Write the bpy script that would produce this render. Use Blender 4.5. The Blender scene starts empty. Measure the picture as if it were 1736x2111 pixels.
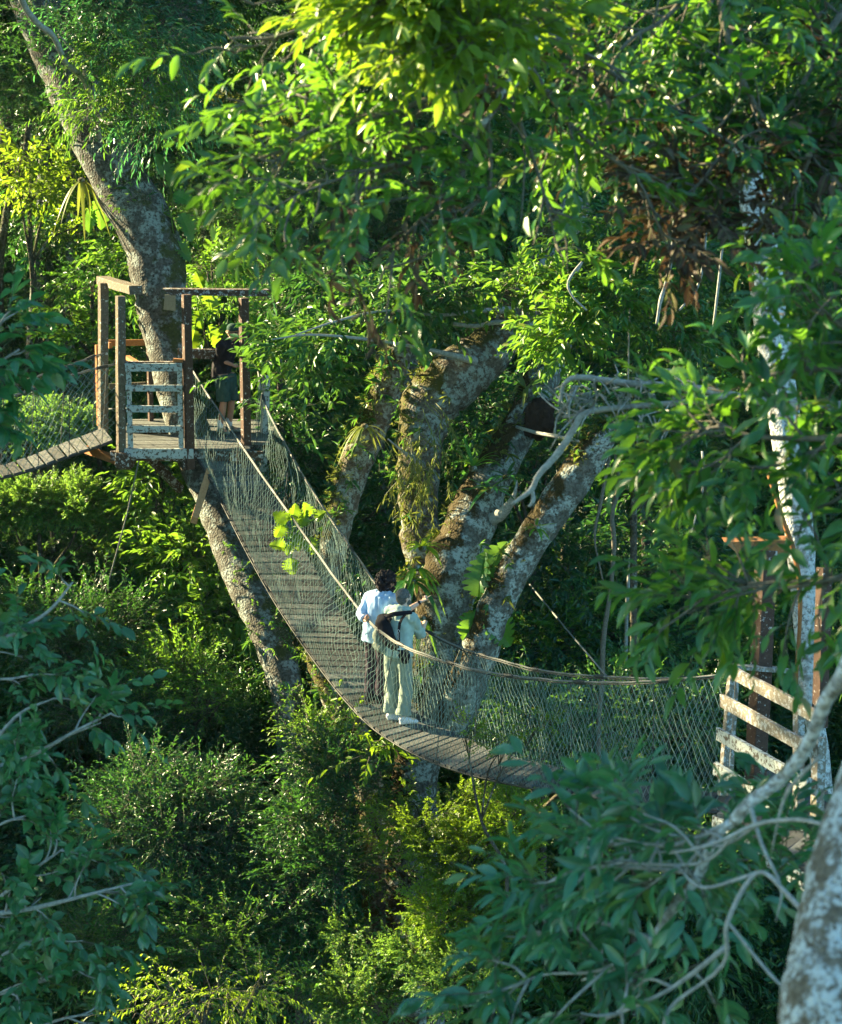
import bpy, math, random
import numpy as np
from mathutils import Vector, Matrix, noise
random.seed(5)
rng = np.random.default_rng(11)
scene = bpy.context.scene
COL = scene.collection
PI = math.pi

# ------------------------------------------------------------------ camera
CAM = Vector((0, 0, 22.0))
PITCH = math.radians(11.5)
FPX, CX, CY = 4600.0, 868.0, 1055.5
FWD = Vector((0, math.cos(PITCH), -math.sin(PITCH)))
UPV = Vector((0, math.sin(PITCH), math.cos(PITCH)))
RGT = Vector((1, 0, 0))


def P(u, v, d):
    return CAM + FWD * d + RGT * ((u - CX) / FPX * d) - UPV * ((v - CY) / FPX * d)


def PZ(u, v, z):
    """point on the ray through (u, v) at height z"""
    k = math.sin(PITCH) + (v - CY) / FPX * math.cos(PITCH)
    return P(u, v, (CAM.z - z) / k)


cd = bpy.data.cameras.new('camera')
cam = bpy.data.objects.new('camera', cd)
COL.objects.link(cam)
cam.location = CAM
cam.rotation_euler = (math.radians(90) - PITCH, 0, 0)
cd.sensor_fit = 'HORIZONTAL'
cd.sensor_width = 36
cd.lens = 36 * FPX / 1736
cd.clip_start = 0.2
cd.clip_end = 1500
cd.dof.use_dof = True
cd.dof.focus_distance = 29.5
cd.dof.aperture_fstop = 95.4 / 1000 / 0.021
scene.camera = cam

# ------------------------------------------------------------------ light
SUN = Vector((-0.83, 0.42, 0.38)).normalized()     # towards the sun
w = bpy.data.worlds.new('World')
scene.world = w
w.use_nodes = True
nt = w.node_tree
sky = nt.nodes.new('ShaderNodeTexSky')
sky.sky_type = 'NISHITA'
sky.sun_disc = False
sky.sun_elevation = math.asin(SUN.z)
sky.sun_rotation = math.atan2(SUN.x, SUN.y)
bg = nt.nodes['Background']
tint = nt.nodes.new('ShaderNodeMix'); tint.data_type = 'RGBA'; tint.blend_type = 'MULTIPLY'; tint.inputs[0].default_value = 1.0
tint.inputs[7].default_value = (0.68, 1.0, 1.0, 1)
nt.links.new(sky.outputs[0], tint.inputs[6])
nt.links.new(tint.outputs[2], bg.inputs[0])
sky.ozone_density = 3.0
bg.inputs[1].default_value = 0.062
sl = bpy.data.lights.new('sun', 'SUN')
sl.energy = 5.0
sl.angle = math.radians(0.5)
sl.color = (1.0, 0.82, 0.48)
so = bpy.data.objects.new('sun', sl)
COL.objects.link(so)
so.rotation_euler = (-SUN).to_track_quat('-Z', 'Y').to_euler()
scene.view_settings.view_transform = 'Standard'
scene.view_settings.look = 'None'
scene.view_settings.gamma = 1
scene.view_settings.exposure = EXPOSURE = 2.75
cy = scene.cycles
cy.max_bounces = 6
cy.diffuse_bounces = 3
cy.glossy_bounces = 2
cy.transmission_bounces = 4
cy.transparent_max_bounces = 6
cy.use_denoising = True
cy.sample_clamp_indirect = 6

# ------------------------------------------------------------------ object helpers


def tag(o, label=None, cat=None, group=None, kind=None):
    if label: o['label'] = label
    if cat: o['category'] = cat
    if group: o['group'] = group
    if kind: o['kind'] = kind
    return o


def wloc(o):
    p = Vector((0, 0, 0))
    while o is not None:
        p += o.location
        o = o.parent
    return p


def empty(name, loc, label=None, cat=None, group=None, kind=None):
    o = bpy.data.objects.new(name, None)
    COL.objects.link(o)
    o.location = loc
    o.empty_display_size = 0.2
    return tag(o, label, cat, group, kind)


def link(name, me, mat, parent=None, origin=None):
    o = bpy.data.objects.new(name, me)
    COL.objects.link(o)
    if mat is not None and len(me.materials) == 0:
        me.materials.append(mat)
    if parent is not None:
        o.parent = parent
    return o


class MB:
    """collects shapes in world coordinates and links them as one mesh object"""

    def __init__(s):
        s.v = []
        s.f = []

    def add(s, v, f):
        n = len(s.v)
        s.v += [tuple(p) for p in v]
        s.f += [tuple(i + n for i in q) for q in f]

    def beam(s, a, b, wd, ht, up=(0, 0, 1), jit=0.0, taper=1.0):
        a = Vector(a); b = Vector(b)
        t = (b - a).normalized()
        up = Vector(up)
        x = t.cross(up)
        if x.length < 1e-4:
            x = t.cross(Vector((0, 1, 0)))
        x.normalize()
        y = x.cross(t).normalized()
        vs = []
        L = (b - a).length
        n = max(1, int(L / 0.45)) if jit else 1
        for i in range(n + 1):
            c = a.lerp(b, i / n)
            k = 1 + (taper - 1) * i / n
            for sx, sy in ((-1, -1), (1, -1), (1, 1), (-1, 1)):
                vs.append(c + x * (sx * wd / 2 * k + random.uniform(-jit, jit)) + y * (sy * ht / 2 * k + random.uniform(-jit, jit)))
        fs = [(3, 2, 1, 0)]
        for i in range(n):
            for j in range(4):
                p, q = i * 4 + j, i * 4 + (j + 1) % 4
                fs.append((p, q, q + 4, p + 4))
        e = n * 4
        fs.append((e, e + 1, e + 2, e + 3))
        s.add(vs, fs)

    def tube(s, pts, rad, sides=8, xaxis=None, cap=True, ry=None):
        """round (or, with ry, elliptic) tube; xaxis fixes the section's first axis"""
        pts = [Vector(p) for p in pts]
        n = len(pts)
        if not hasattr(rad, '__len__'): rad = [rad] * n
        if ry is None: ry = rad
        elif not hasattr(ry, '__len__'): ry = [ry] * n
        vs = []
        x = Vector(xaxis) if xaxis is not None else None
        for i in range(n):
            t = (pts[min(i + 1, n - 1)] - pts[max(i - 1, 0)]).normalized()
            if x is None:
                x = t.cross(Vector((0, 0, 1)))
                if x.length < 0.1: x = t.cross(Vector((0, 1, 0)))
            xx = x - t * x.dot(t)
            if xx.length < 1e-5: xx = t.orthogonal()
            xx.normalize()
            if xaxis is None: x = xx
            y = t.cross(xx)
            for k in range(sides):
                a = 2 * PI * k / sides
                vs.append(pts[i] + xx * (math.cos(a) * rad[i]) + y * (math.sin(a) * ry[i]))
        fs = []
        for i in range(n - 1):
            for k in range(sides):
                p, q = i * sides + k, i * sides + (k + 1) % sides
                fs.append((p, q, q + sides, p + sides))
        if cap:
            fs.append(tuple(range(sides - 1, -1, -1)))
            fs.append(tuple(range((n - 1) * sides, n * sides)))
        s.add(vs, fs)

    def ball(s, c, r, axes=None, nu=12, nv=8):
        c = Vector(c)
        if not hasattr(r, '__len__'): r = (r, r, r)
        ax = axes or (Vector((1, 0, 0)), Vector((0, 1, 0)), Vector((0, 0, 1)))
        vs = [c - ax[2] * r[2]]
        for j in range(1, nv):
            b = -PI / 2 + PI * j / nv
            for i in range(nu):
                a = 2 * PI * i / nu
                vs.append(c + ax[0] * (math.cos(a) * math.cos(b) * r[0]) + ax[1] * (math.sin(a) * math.cos(b) * r[1]) + ax[2] * (math.sin(b) * r[2]))
        vs.append(c + ax[2] * r[2])
        fs = []
        for i in range(nu):
            fs.append((0, 1 + (i + 1) % nu, 1 + i))
        for j in range(nv - 2):
            for i in range(nu):
                p, q = 1 + j * nu + i, 1 + j * nu + (i + 1) % nu
                fs.append((p, q, q + nu, p + nu))
        e = len(vs) - 1
        for i in range(nu):
            fs.append((e, 1 + (nv - 2) * nu + i, 1 + (nv - 2) * nu + (i + 1) % nu))
        s.add(vs, fs)

    def mesh(s, name, off):
        me = bpy.data.meshes.new(name)
        me.from_pydata([(p[0] - off[0], p[1] - off[1], p[2] - off[2]) for p in s.v], [], s.f)
        me.update()
        return me

    def build(s, name, mat, parent=None, smooth=False, loc=None, bevel=0):
        off = wloc(parent) if parent is not None else (Vector(loc) if loc is not None else Vector((0, 0, 0)))
        me = s.mesh(name, off)
        o = link(name, me, mat, parent)
        if parent is None and loc is not None: o.location = loc
        if smooth:
            me.polygons.foreach_set('use_smooth', [True] * len(me.polygons))
        if bevel:
            m = o.modifiers.new('bevel', 'BEVEL'); m.width = bevel; m.segments = 2; m.limit_method = 'ANGLE'
        return o

    def remesh(s, name, mat, parent, voxel=0.008, it=2, wrinkle=0.0, wscale=9.0, seed=0):
        """union of everything collected, as one smooth continuous skin"""
        off = wloc(parent)
        me = s.mesh(name + '_src', off)
        o = bpy.data.objects.new(name + '_src', me)
        COL.objects.link(o)
        m = o.modifiers.new('r', 'REMESH'); m.mode = 'VOXEL'; m.voxel_size = voxel
        if it:
            m2 = o.modifiers.new('s', 'SMOOTH'); m2.iterations = it; m2.factor = 0.6
        dg = bpy.context.evaluated_depsgraph_get()
        ev = o.evaluated_get(dg)
        out = bpy.data.meshes.new_from_object(ev)
        bpy.data.objects.remove(o)
        bpy.data.meshes.remove(me)
        out.name = name
        if wrinkle:
            for vt in out.vertices:
                p = vt.co * wscale + Vector((seed, 0, 0))
                q = Vector((p.x, p.y, p.z * 0.55))
                vt.co += vt.normal * (wrinkle * (abs(noise.noise(q)) * 2 - 0.45 + 0.4 * noise.noise(q * 2.3)))
        out.polygons.foreach_set('use_smooth', [True] * len(out.polygons))
        out.materials.clear()
        return link(name, out, mat, parent)


def spline(pts, n):
    """Catmull-Rom through tuples of any length; n points a span"""
    A = [np.array(p, float) for p in pts]
    A = [2 * A[0] - A[1]] + A + [2 * A[-1] - A[-2]]
    out = []
    for i in range(1, len(A) - 2):
        for k in range(n):
            t = k / n
            p0, p1, p2, p3 = A[i - 1:i + 3]
            out.append(0.5 * (2 * p1 + (p2 - p0) * t + (2 * p0 - 5 * p1 + 4 * p2 - p3) * t * t + (3 * p1 - p0 - 3 * p2 + p3) * t ** 3))
    out.append(A[-2])
    return out


def limb(mb, ipts, n=5, sides=18, rough=0.10, wscale=1.0, seed=0.0, minr=0.002):
    """a trunk or branch given as (u, v, depth, width in px): real radius from the depth"""
    pts = [tuple(P(a[0], a[1], a[2])) + (a[3] * a[2] / FPX / 2 * wscale,) for a in ipts]
    sp = spline(pts, n)
    wlimb(mb, sp, sides, rough, seed, minr)


def wlimb(mb, sp, sides=10, rough=0.1, seed=0.0, minr=0.003):
    c = [Vector(p[:3]) for p in sp]
    r = [max(minr, p[3]) for p in sp]
    N = len(c)
    x = None
    vs, fs = [], []
    for i in range(N):
        t = (c[min(i + 1, N - 1)] - c[max(i - 1, 0)]).normalized()
        if x is None:
            x = t.orthogonal()
        x = (x - t * x.dot(t)).normalized()
        y = t.cross(x)
        for k in range(sides):
            a = 2 * PI * k / sides
            d = x * math.cos(a) + y * math.sin(a)
            q = c[i] + d * r[i]
            rr = 1.0
            if rough:
                s1 = 1.4 / max(r[i], 0.03)
                rr += rough * (noise.noise(q * (0.55 * s1) + Vector((seed, 0, 0))) * 1.3 + 0.6 * noise.noise(q * (1.5 * s1) + Vector((seed, 9, 0))))
            vs.append(c[i] + d * (r[i] * rr))
    for i in range(N - 1):
        for k in range(sides):
            p, q = i * sides + k, i * sides + (k + 1) % sides
            fs.append((p, q, q + sides, p + sides))
    fs.append(tuple(range(sides - 1, -1, -1)))
    fs.append(tuple(range((N - 1) * sides, N * sides)))
    mb.add(vs, fs)


# ------------------------------------------------------------------ materials
def mat_new(name):
    m = bpy.data.materials.new(name)
    m.use_nodes = True
    n = m.node_tree
    return m, n, n.nodes['Principled BSDF'], n.nodes['Material Output']


def N(nt, kind, **kw):
    n = nt.nodes.new(kind)
    for k, v in kw.items():
        if k in ('operation', 'blend_type', 'data_type', 'musgrave_type', 'wave_type', 'feature'):
            setattr(n, k, v)
        else:
            n.inputs[k].default_value = v
    return n


def ramp(nt, fac, stops, interp='LINEAR'):
    r = nt.nodes.new('ShaderNodeValToRGB')
    r.color_ramp.interpolation = interp
    while len(r.color_ramp.elements) < len(stops):
        r.color_ramp.elements.new(0.5)
    for e, (p, c) in zip(r.color_ramp.elements, stops):
        e.position = p
        e.color = tuple(c) + (1,) if len(c) == 3 else c
    if fac is not None:
        nt.links.new(fac, r.inputs[0])
    return r


def mixc(nt, fac, a, b):
    m = nt.nodes.new('ShaderNodeMix'); m.data_type = 'RGBA'
    for s, v in ((0, fac), (6, a), (7, b)):
        if hasattr(v, 'is_output'): nt.links.new(v, m.inputs[s])
        elif s == 0: m.inputs[0].default_value = v
        else: m.inputs[s].default_value = tuple(v) + (1,)
    return m.outputs[2]


def leaf_mat(name, cols, trans=(0.30, 0.42, 0.03), tf=0.38, rough=0.38, spec=0.5, dead=0.0):
    m, nt, b, out = mat_new(name)
    L = nt.links
    g = nt.nodes.new('ShaderNodeNewGeometry')
    oi = nt.nodes.new('ShaderNodeObjectInfo')
    stops = [(i / max(1, len(cols) - 1) * (0.97 if dead else 1.0), c) for i, c in enumerate(cols)]
    if dead: stops.append((1.0, (0.22, 0.10, 0.03)))
    else:
        stops = [(p_ * .93, c_) for p_, c_ in stops] + [(1.0, (0.16, 0.19, 0.03))]
    r = ramp(nt, g.outputs['Random Per Island'], stops)
    tc = nt.nodes.new('ShaderNodeTexCoord')
    nz = N(nt, 'ShaderNodeTexNoise', Scale=0.9, Detail=2.0)
    L.new(tc.outputs['Object'], nz.inputs['Vector'])
    hs = nt.nodes.new('ShaderNodeHueSaturation')
    L.new(r.outputs[0], hs.inputs['Color'])
    # hue and value vary slowly through the crown and from plant to plant
    mr = nt.nodes.new('ShaderNodeMapRange')
    mr.inputs[1].default_value = 0.3; mr.inputs[2].default_value = 0.7
    mr.inputs[3].default_value = 0.72; mr.inputs[4].default_value = 1.35
    L.new(nz.outputs[0], mr.inputs[0])
    L.new(mr.outputs[0], hs.inputs['Value'])
    mh = nt.nodes.new('ShaderNodeMapRange')
    mh.inputs[3].default_value = 0.475; mh.inputs[4].default_value = 0.52
    L.new(oi.outputs['Random'], mh.inputs[0])
    L.new(mh.outputs[0], hs.inputs['Hue'])
    at = nt.nodes.new('ShaderNodeAttribute'); at.attribute_name = 'midrib'
    rb = nt.nodes.new('ShaderNodeMapRange'); rb.inputs[1].default_value = .86; rb.inputs[2].default_value = .97; rb.inputs[4].default_value = .55
    L.new(at.outputs['Fac'], rb.inputs[0])
    n9 = N(nt, 'ShaderNodeTexNoise', Scale=38.0, Detail=3.0)
    L.new(tc.outputs['Object'], n9.inputs['Vector'])
    m9 = nt.nodes.new('ShaderNodeMapRange'); m9.inputs[1].default_value = .3; m9.inputs[2].default_value = .7; m9.inputs[3].default_value = .72; m9.inputs[4].default_value = 1.3
    L.new(n9.outputs[0], m9.inputs[0])
    h9 = nt.nodes.new('ShaderNodeHueSaturation'); L.new(hs.outputs[0], h9.inputs['Color']); L.new(m9.outputs[0], h9.inputs['Value'])
    cfin = mixc(nt, rb.outputs[0], h9.outputs[0], (0.16, 0.26, 0.07))
    L.new(cfin, b.inputs['Base Color'])
    b.inputs['Roughness'].default_value = rough
    b.inputs['Specular IOR Level'].default_value = spec
    tr = nt.nodes.new('ShaderNodeBsdfTranslucent')
    tcol = mixc(nt, 0.35, trans, hs.outputs[0])
    L.new(tcol, tr.inputs[0])
    mx = nt.nodes.new('ShaderNodeMixShader')
    mx.inputs[0].default_value = tf
    L.new(b.outputs[0], mx.inputs[1]); L.new(tr.outputs[0], mx.inputs[2])
    L.new(mx.outputs[0], out.inputs[0])
    return m


def bark_mat(name, base, dark, lichen, moss, lich_amt=0.5, moss_amt=0.5, scale=1.0, bump=0.6, mossdir=(-0.6, 0.0, 0.8)):
    m, nt, b, out = mat_new(name)
    L = nt.links
    tc = nt.nodes.new('ShaderNodeTexCoord')
    o = tc.outputs['Object']
    n1 = N(nt, 'ShaderNodeTexNoise', Scale=5.0 * scale, Detail=6.0, Roughness=0.65)
    n2 = N(nt, 'ShaderNodeTexNoise', Scale=22.0 * scale, Detail=5.0, Roughness=0.7)
    n3 = N(nt, 'ShaderNodeTexVoronoi', Scale=30.0 * scale)
    n4 = N(nt, 'ShaderNodeTexNoise', Scale=2.2 * scale, Detail=7.0, Roughness=0.7)
    for n in (n1, n2, n3, n4): L.new(o, n.inputs['Vector'])
    r1 = ramp(nt, n2.outputs[0], [(0.35, dark), (0.62, base)])
    lm = ramp(nt, n1.outputs[0], [(0.62 - 0.24 * lich_amt, (0, 0, 0)), (0.70 - 0.24 * lich_amt, (1, 1, 1))])
    lm2 = ramp(nt, n2.outputs[0], [(0.40, (0, 0, 0)), (0.52, (1, 1, 1))])
    mm = N(nt, 'ShaderNodeMath', operation='MULTIPLY'); L.new(lm.outputs[0], mm.inputs[0]); L.new(lm2.outputs[0], mm.inputs[1])
    c1 = mixc(nt, mm.outputs[0], r1.outputs[0], lichen)
    # moss where water and light settle: one side of the limb
    g = nt.nodes.new('ShaderNodeNewGeometry')
    dt = N(nt, 'ShaderNodeVectorMath', operation='DOT_PRODUCT')
    L.new(g.outputs['Normal'], dt.inputs[0]); dt.inputs[1].default_value = mossdir
    ad = N(nt, 'ShaderNodeMath', operation='MULTIPLY_ADD'); L.new(n4.outputs[0], ad.inputs[0]); ad.inputs[1].default_value = 5.0
    L.new(dt.outputs['Value'], ad.inputs[2])
    ms = ramp(nt, ad.outputs[0], [(0.0, (0, 0, 0)), (1.0, (1, 1, 1))])
    mrr = nt.nodes.new('ShaderNodeMapRange')
    mrr.inputs[1].default_value = 3.45 - 1.1 * moss_amt; mrr.inputs[2].default_value = 3.8 - 1.1 * moss_amt
    L.new(ad.outputs[0], mrr.inputs[0])
    mc = ramp(nt, n2.outputs[0], [(0.3, tuple(0.45 * x for x in moss)), (0.7, moss)])
    c2 = mixc(nt, mrr.outputs[0], c1, mc.outputs[0])
    L.new(c2, b.inputs['Base Color'])
    b.inputs['Roughness'].default_value = 0.9
    b.inputs['Specular IOR Level'].default_value = 0.25
    bp = nt.nodes.new('ShaderNodeBump'); bp.inputs['Strength'].default_value = bump; bp.inputs['Distance'].default_value = 0.03
    a2 = N(nt, 'ShaderNodeMath', operation='ADD'); L.new(n2.outputs[0], a2.inputs[0]); L.new(n3.outputs[0], a2.inputs[1])
    L.new(a2.outputs[0], bp.inputs['Height']); L.new(bp.outputs[0], b.inputs['Normal'])
    return m


def wood_mat(name, base, dark, lichen=(0.5, 0.55, 0.5), amt=0.0, green=0.2, vary=False):
    m, nt, b, out = mat_new(name)
    L = nt.links
    tc = nt.nodes.new('ShaderNodeTexCoord')
    mp = nt.nodes.new('ShaderNodeMapping'); mp.inputs['Scale'].default_value = (3, 3, 3)
    L.new(tc.outputs['Object'], mp.inputs[0])
    n1 = N(nt, 'ShaderNodeTexNoise', Scale=9.0, Detail=8.0, Roughness=0.75, Distortion=0.6)
    n2 = N(nt, 'ShaderNodeTexNoise', Scale=2.0, Detail=4.0, Roughness=0.6)
    n3 = N(nt, 'ShaderNodeTexNoise', Scale=6.5, Detail=5.0, Roughness=0.7)
    for n in (n1, n2, n3): L.new(mp.outputs[0], n.inputs['Vector'])
    r = ramp(nt, n1.outputs[0], [(0.3, dark), (0.7, base)])
    gm = ramp(nt, n2.outputs[0], [(0.5, (0, 0, 0)), (0.75, (green, green, green))])
    c0 = mixc(nt, gm.outputs[0], r.outputs[0], (0.05, 0.08, 0.02))
    lo = 0.72 - 0.34 * amt
    lm = ramp(nt, n3.outputs[0], [(lo, (0, 0, 0)), (lo + 0.05, (1, 1, 1))])
    c1 = mixc(nt, lm.outputs[0], c0, lichen)
    if vary:
        g_ = nt.nodes.new('ShaderNodeNewGeometry'); h_ = nt.nodes.new('ShaderNodeHueSaturation')
        m_ = nt.nodes.new('ShaderNodeMapRange'); m_.inputs[3].default_value = .5; m_.inputs[4].default_value = 1.6
        L.new(g_.outputs['Random Per Island'], m_.inputs[0]); L.new(m_.outputs[0], h_.inputs['Value']); L.new(c1, h_.inputs['Color'])
        c1 = h_.outputs[0]
    L.new(c1, b.inputs['Base Color'])
    b.inputs['Roughness'].default_value = 0.85
    b.inputs['Specular IOR Level'].default_value = 0.3
    bp = nt.nodes.new('ShaderNodeBump'); bp.inputs['Strength'].default_value = 0.5; bp.inputs['Distance'].default_value = 0.01
    L.new(n1.outputs[0], bp.inputs['Height']); L.new(bp.outputs[0], b.inputs['Normal'])
    return m


def plain(name, col, rough=0.8, var=0.25, scale=25.0, spec=0.3, bump=0.0, metal=0.0):
    m, nt, b, out = mat_new(name)
    L = nt.links
    tc = nt.nodes.new('ShaderNodeTexCoord')
    n = N(nt, 'ShaderNodeTexNoise', Scale=scale, Detail=4.0, Roughness=0.6)
    L.new(tc.outputs['Object'], n.inputs['Vector'])
    r = ramp(nt, n.outputs[0], [(0.3, tuple(c * (1 - var) for c in col)), (0.7, tuple(min(1, c * (1 + var)) for c in col))])
    L.new(r.outputs[0], b.inputs['Base Color'])
    b.inputs['Roughness'].default_value = rough
    b.inputs['Specular IOR Level'].default_value = spec
    b.inputs['Metallic'].default_value = metal
    if bump:
        bp = nt.nodes.new('ShaderNodeBump'); bp.inputs['Strength'].default_value = bump; bp.inputs['Distance'].default_value = 0.006
        L.new(n.outputs[0], bp.inputs['Height']); L.new(bp.outputs[0], b.inputs['Normal'])
    return m


LM = {
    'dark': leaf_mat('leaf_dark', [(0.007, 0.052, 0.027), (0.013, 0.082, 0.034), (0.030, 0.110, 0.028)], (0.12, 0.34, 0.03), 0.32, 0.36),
    'mid': leaf_mat('leaf_mid', [(0.010, 0.090, 0.042), (0.022, 0.135, 0.042), (0.065, 0.170, 0.028)], (0.20, 0.42, 0.03), 0.36, 0.38),
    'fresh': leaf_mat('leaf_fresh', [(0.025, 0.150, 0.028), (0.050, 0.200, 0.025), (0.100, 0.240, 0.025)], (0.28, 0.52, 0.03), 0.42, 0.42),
    'feather': leaf_mat('leaf_feather', [(0.025, 0.160, 0.045), (0.050, 0.220, 0.045), (0.110, 0.250, 0.040)], (0.30, 0.50, 0.05), 0.45, 0.5),
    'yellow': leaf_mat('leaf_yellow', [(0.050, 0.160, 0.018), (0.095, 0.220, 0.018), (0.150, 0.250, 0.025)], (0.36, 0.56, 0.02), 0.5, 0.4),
    'teal': leaf_mat('leaf_teal', [(0.012, 0.105, 0.052), (0.022, 0.150, 0.062), (0.045, 0.190, 0.060)], (0.14, 0.48, 0.09), 0.38, 0.36, 1.0),
    'glossy': leaf_mat('leaf_glossy', [(0.010, 0.095, 0.042), (0.022, 0.145, 0.045), (0.060, 0.190, 0.022)], (0.26, 0.56, 0.02), 0.46, 0.36, 0.9, dead=0.03),
    'brown': leaf_mat('leaf_dead', [(0.030, 0.018, 0.012), (0.060, 0.035, 0.022), (0.130, 0.095, 0.065)], (0.12, 0.07, 0.03), 0.2, 0.6, 0.2),
    'straw': leaf_mat('leaf_straw', [(0.070, 0.120, 0.025), (0.120, 0.165, 0.035), (0.210, 0.220, 0.070)], (0.34, 0.40, 0.05), 0.4, 0.5, 0.3),
}
TWIG = plain('twig_bark', (0.13, 0.12, 0.09), 0.9, 0.4, 40)
TWIG_PALE = plain('pale_twig_bark', (0.30, 0.31, 0.28), 0.85, 0.35, 30)
BARK = {
    'grey': bark_mat('bark_grey', (0.12, 0.12, 0.10), (0.036, 0.034, 0.026), (0.24, 0.28, 0.255), (0.07, 0.08, 0.02), 0.6, 0.35, mossdir=(0.75, -0.3, 0.25)),
    'mossy': bark_mat('bark_mossy', (0.17, 0.15, 0.11), (0.06, 0.045, 0.03), (0.28, 0.33, 0.29), (0.095, 0.085, 0.02), 0.6, 0.55, mossdir=(-0.75, -0.1, 0.5)),
    'limb': bark_mat('bark_limb', (0.17, 0.175, 0.15), (0.06, 0.055, 0.04), (0.36, 0.42, 0.385), (0.065, 0.048, 0.014), 0.62, 0.45, mossdir=(-0.85, -0.25, 0.45)),
    'dark': bark_mat('bark_dark', (0.11, 0.10, 0.075), (0.035, 0.03, 0.022), (0.24, 0.27, 0.23), (0.07, 0.08, 0.02), 0.3, 0.5),
    'pale': bark_mat('bark_pale', (0.42, 0.44, 0.42), (0.20, 0.20, 0.18), (0.62, 0.66, 0.65), (0.20, 0.17, 0.08), 0.9, 0.15),
    'blotch': bark_mat('bark_blotched', (0.20, 0.17, 0.12), (0.10, 0.08, 0.05), (0.55, 0.58, 0.54), (0.16, 0.14, 0.05), 0.70, -0.8, scale=1.7),
}
WOOD = {
    'grey': wood_mat('weathered_wood', (0.19, 0.155, 0.11), (0.055, 0.042, 0.028), amt=0.35, green=.4),
    'dark': wood_mat('dark_wood', (0.12, 0.075, 0.045), (0.04, 0.022, 0.014), (0.42, 0.44, 0.42), amt=0.55),
    'lichen': wood_mat('lichened_wood', (0.16, 0.13, 0.10), (0.05, 0.04, 0.03), (0.42, 0.48, 0.46), amt=0.84, green=0.2),
    'orange': wood_mat('orange_wood', (0.42, 0.19, 0.06), (0.24, 0.09, 0.03), amt=0.0, green=0.1),
    'tan': wood_mat('sunlit_tan_wood', (0.60, 0.36, 0.18), (0.36, 0.19, 0.09), amt=0.0, green=0.0),  # lighter wood: sunlight on the brace is put into the colour
    'red': wood_mat('reddish_wood', (0.115, 0.068, 0.046), (0.045, 0.026, 0.018), (0.50, 0.48, 0.44), amt=0.35, green=0.05),
    'pale': wood_mat('bleached_wood', (0.30, 0.27, 0.21), (0.13, 0.11, 0.08), (0.44, 0.47, 0.46), amt=0.6, green=0.05),
    'plank': wood_mat('walkway_wood', (0.125, 0.135, 0.125), (0.05, 0.052, 0.05), (0.25, 0.28, 0.27), amt=0.25, green=0.12, vary=True),
    'shade': wood_mat('shaded_plank_wood', (0.095, 0.10, 0.10), (0.04, 0.042, 0.04), (0.16, 0.18, 0.18), amt=0.4, green=0.3, vary=True),  # walkway wood darkened: the left bridge's shade is put into the colour
}
ROPE = plain('rope_fibre', (0.19, 0.20, 0.18), 0.85, 0.35, 60, bump=0.5)
CABLE = plain('dark_cable', (0.05, 0.055, 0.05), 0.6, 0.3, 40)
NET = plain('net_twine', (0.17, 0.27, 0.24), 0.8, 0.3, 3)

# ------------------------------------------------------------------ leaves (numpy)


def unit(a):
    return a / np.maximum(np.linalg.norm(a, axis=-1, keepdims=True), 1e-9)


def rdir(n):
    return unit(rng.normal(size=(n, 3)))


PAT = {
    2: (4, [(0, 2, 1), (0, 3, 2)]),
    6: (6, [(0, 3, 2, 1), (0, 5, 4, 3)]),
    11: (11, [(0, 2, 1), (0, 3, 2), (1, 2, 5, 4), (2, 3, 6, 5), (4, 5, 8, 7), (5, 6, 9, 8), (7, 8, 10), (8, 9, 10)]),
}


def leaf_geo(p, a, n, L, W, kind, droop=0.15, fold=0.25):
    """p base, a axis, n normal (unit arrays), L and W per leaf -> vertices (m, k, 3)"""
    b = np.cross(n, a)
    L = L[:, None]; W = W[:, None]
    droop = droop * rng.uniform(-.3, 2.6, L.shape)
    if kind == 2:
        return np.stack([p, p + a * L * .45 + b * W * .5 + n * W * fold, p + a * L - n * L * droop, p + a * L * .45 - b * W * .5 + n * W * fold], 1)
    if kind == 6:
        return np.stack([p, p + a * L * .28 + b * W * .46 + n * W * fold, p + a * L * .62 + b * W * .42 + n * (W * fold - L * droop * .3),
                         p + a * L - n * L * droop, p + a * L * .62 - b * W * .42 + n * (W * fold - L * droop * .3), p + a * L * .28 - b * W * .46 + n * W * fold], 1)
    out = [p]
    for s, wd in ((.22, .36), (.5, .5), (.78, .33)):
        m = p + a * L * s - n * L * droop * s * s
        lf = n * W * fold * wd * 2
        out += [m + b * W * wd + lf, m, m - b * W * wd + lf]
    out.append(p + a * L - n * L * droop)
    return np.stack(out, 1)


def mesh_from(name, V, faces_per, nper, off, smooth=False):
    m = len(V)
    V = V.reshape(-1, 3) - np.array(off)
    me = bpy.data.meshes.new(name)
    base = (np.arange(m) * nper)[:, None]
    idx = np.concatenate([np.array(f) for f in faces_per])
    tot = np.array([len(f) for f in faces_per])
    loops = (base + idx[None, :]).ravel()
    starts = np.concatenate([[0], np.cumsum(tot)[:-1]])
    ls = ((np.arange(m) * len(idx))[:, None] + starts[None, :]).ravel()
    me.vertices.add(len(V)); me.vertices.foreach_set('co', V.astype(np.float32).ravel())
    me.loops.add(len(loops)); me.loops.foreach_set('vertex_index', loops.astype(np.int32))
    me.polygons.add(len(ls)); me.polygons.foreach_set('loop_start', ls.astype(np.int32))
    me.update(calc_edges=True)
    if smooth: me.polygons.foreach_set('use_smooth', [True] * len(ls))
    if nper == 11:
        a_ = me.attributes.new('midrib', 'FLOAT', 'POINT')
        a_.data.foreach_set('value', np.tile(np.array([1, 0, 1, 0, 0, 1, 0, 0, 1, 0, 1], np.float32), m))
    return me


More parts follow.
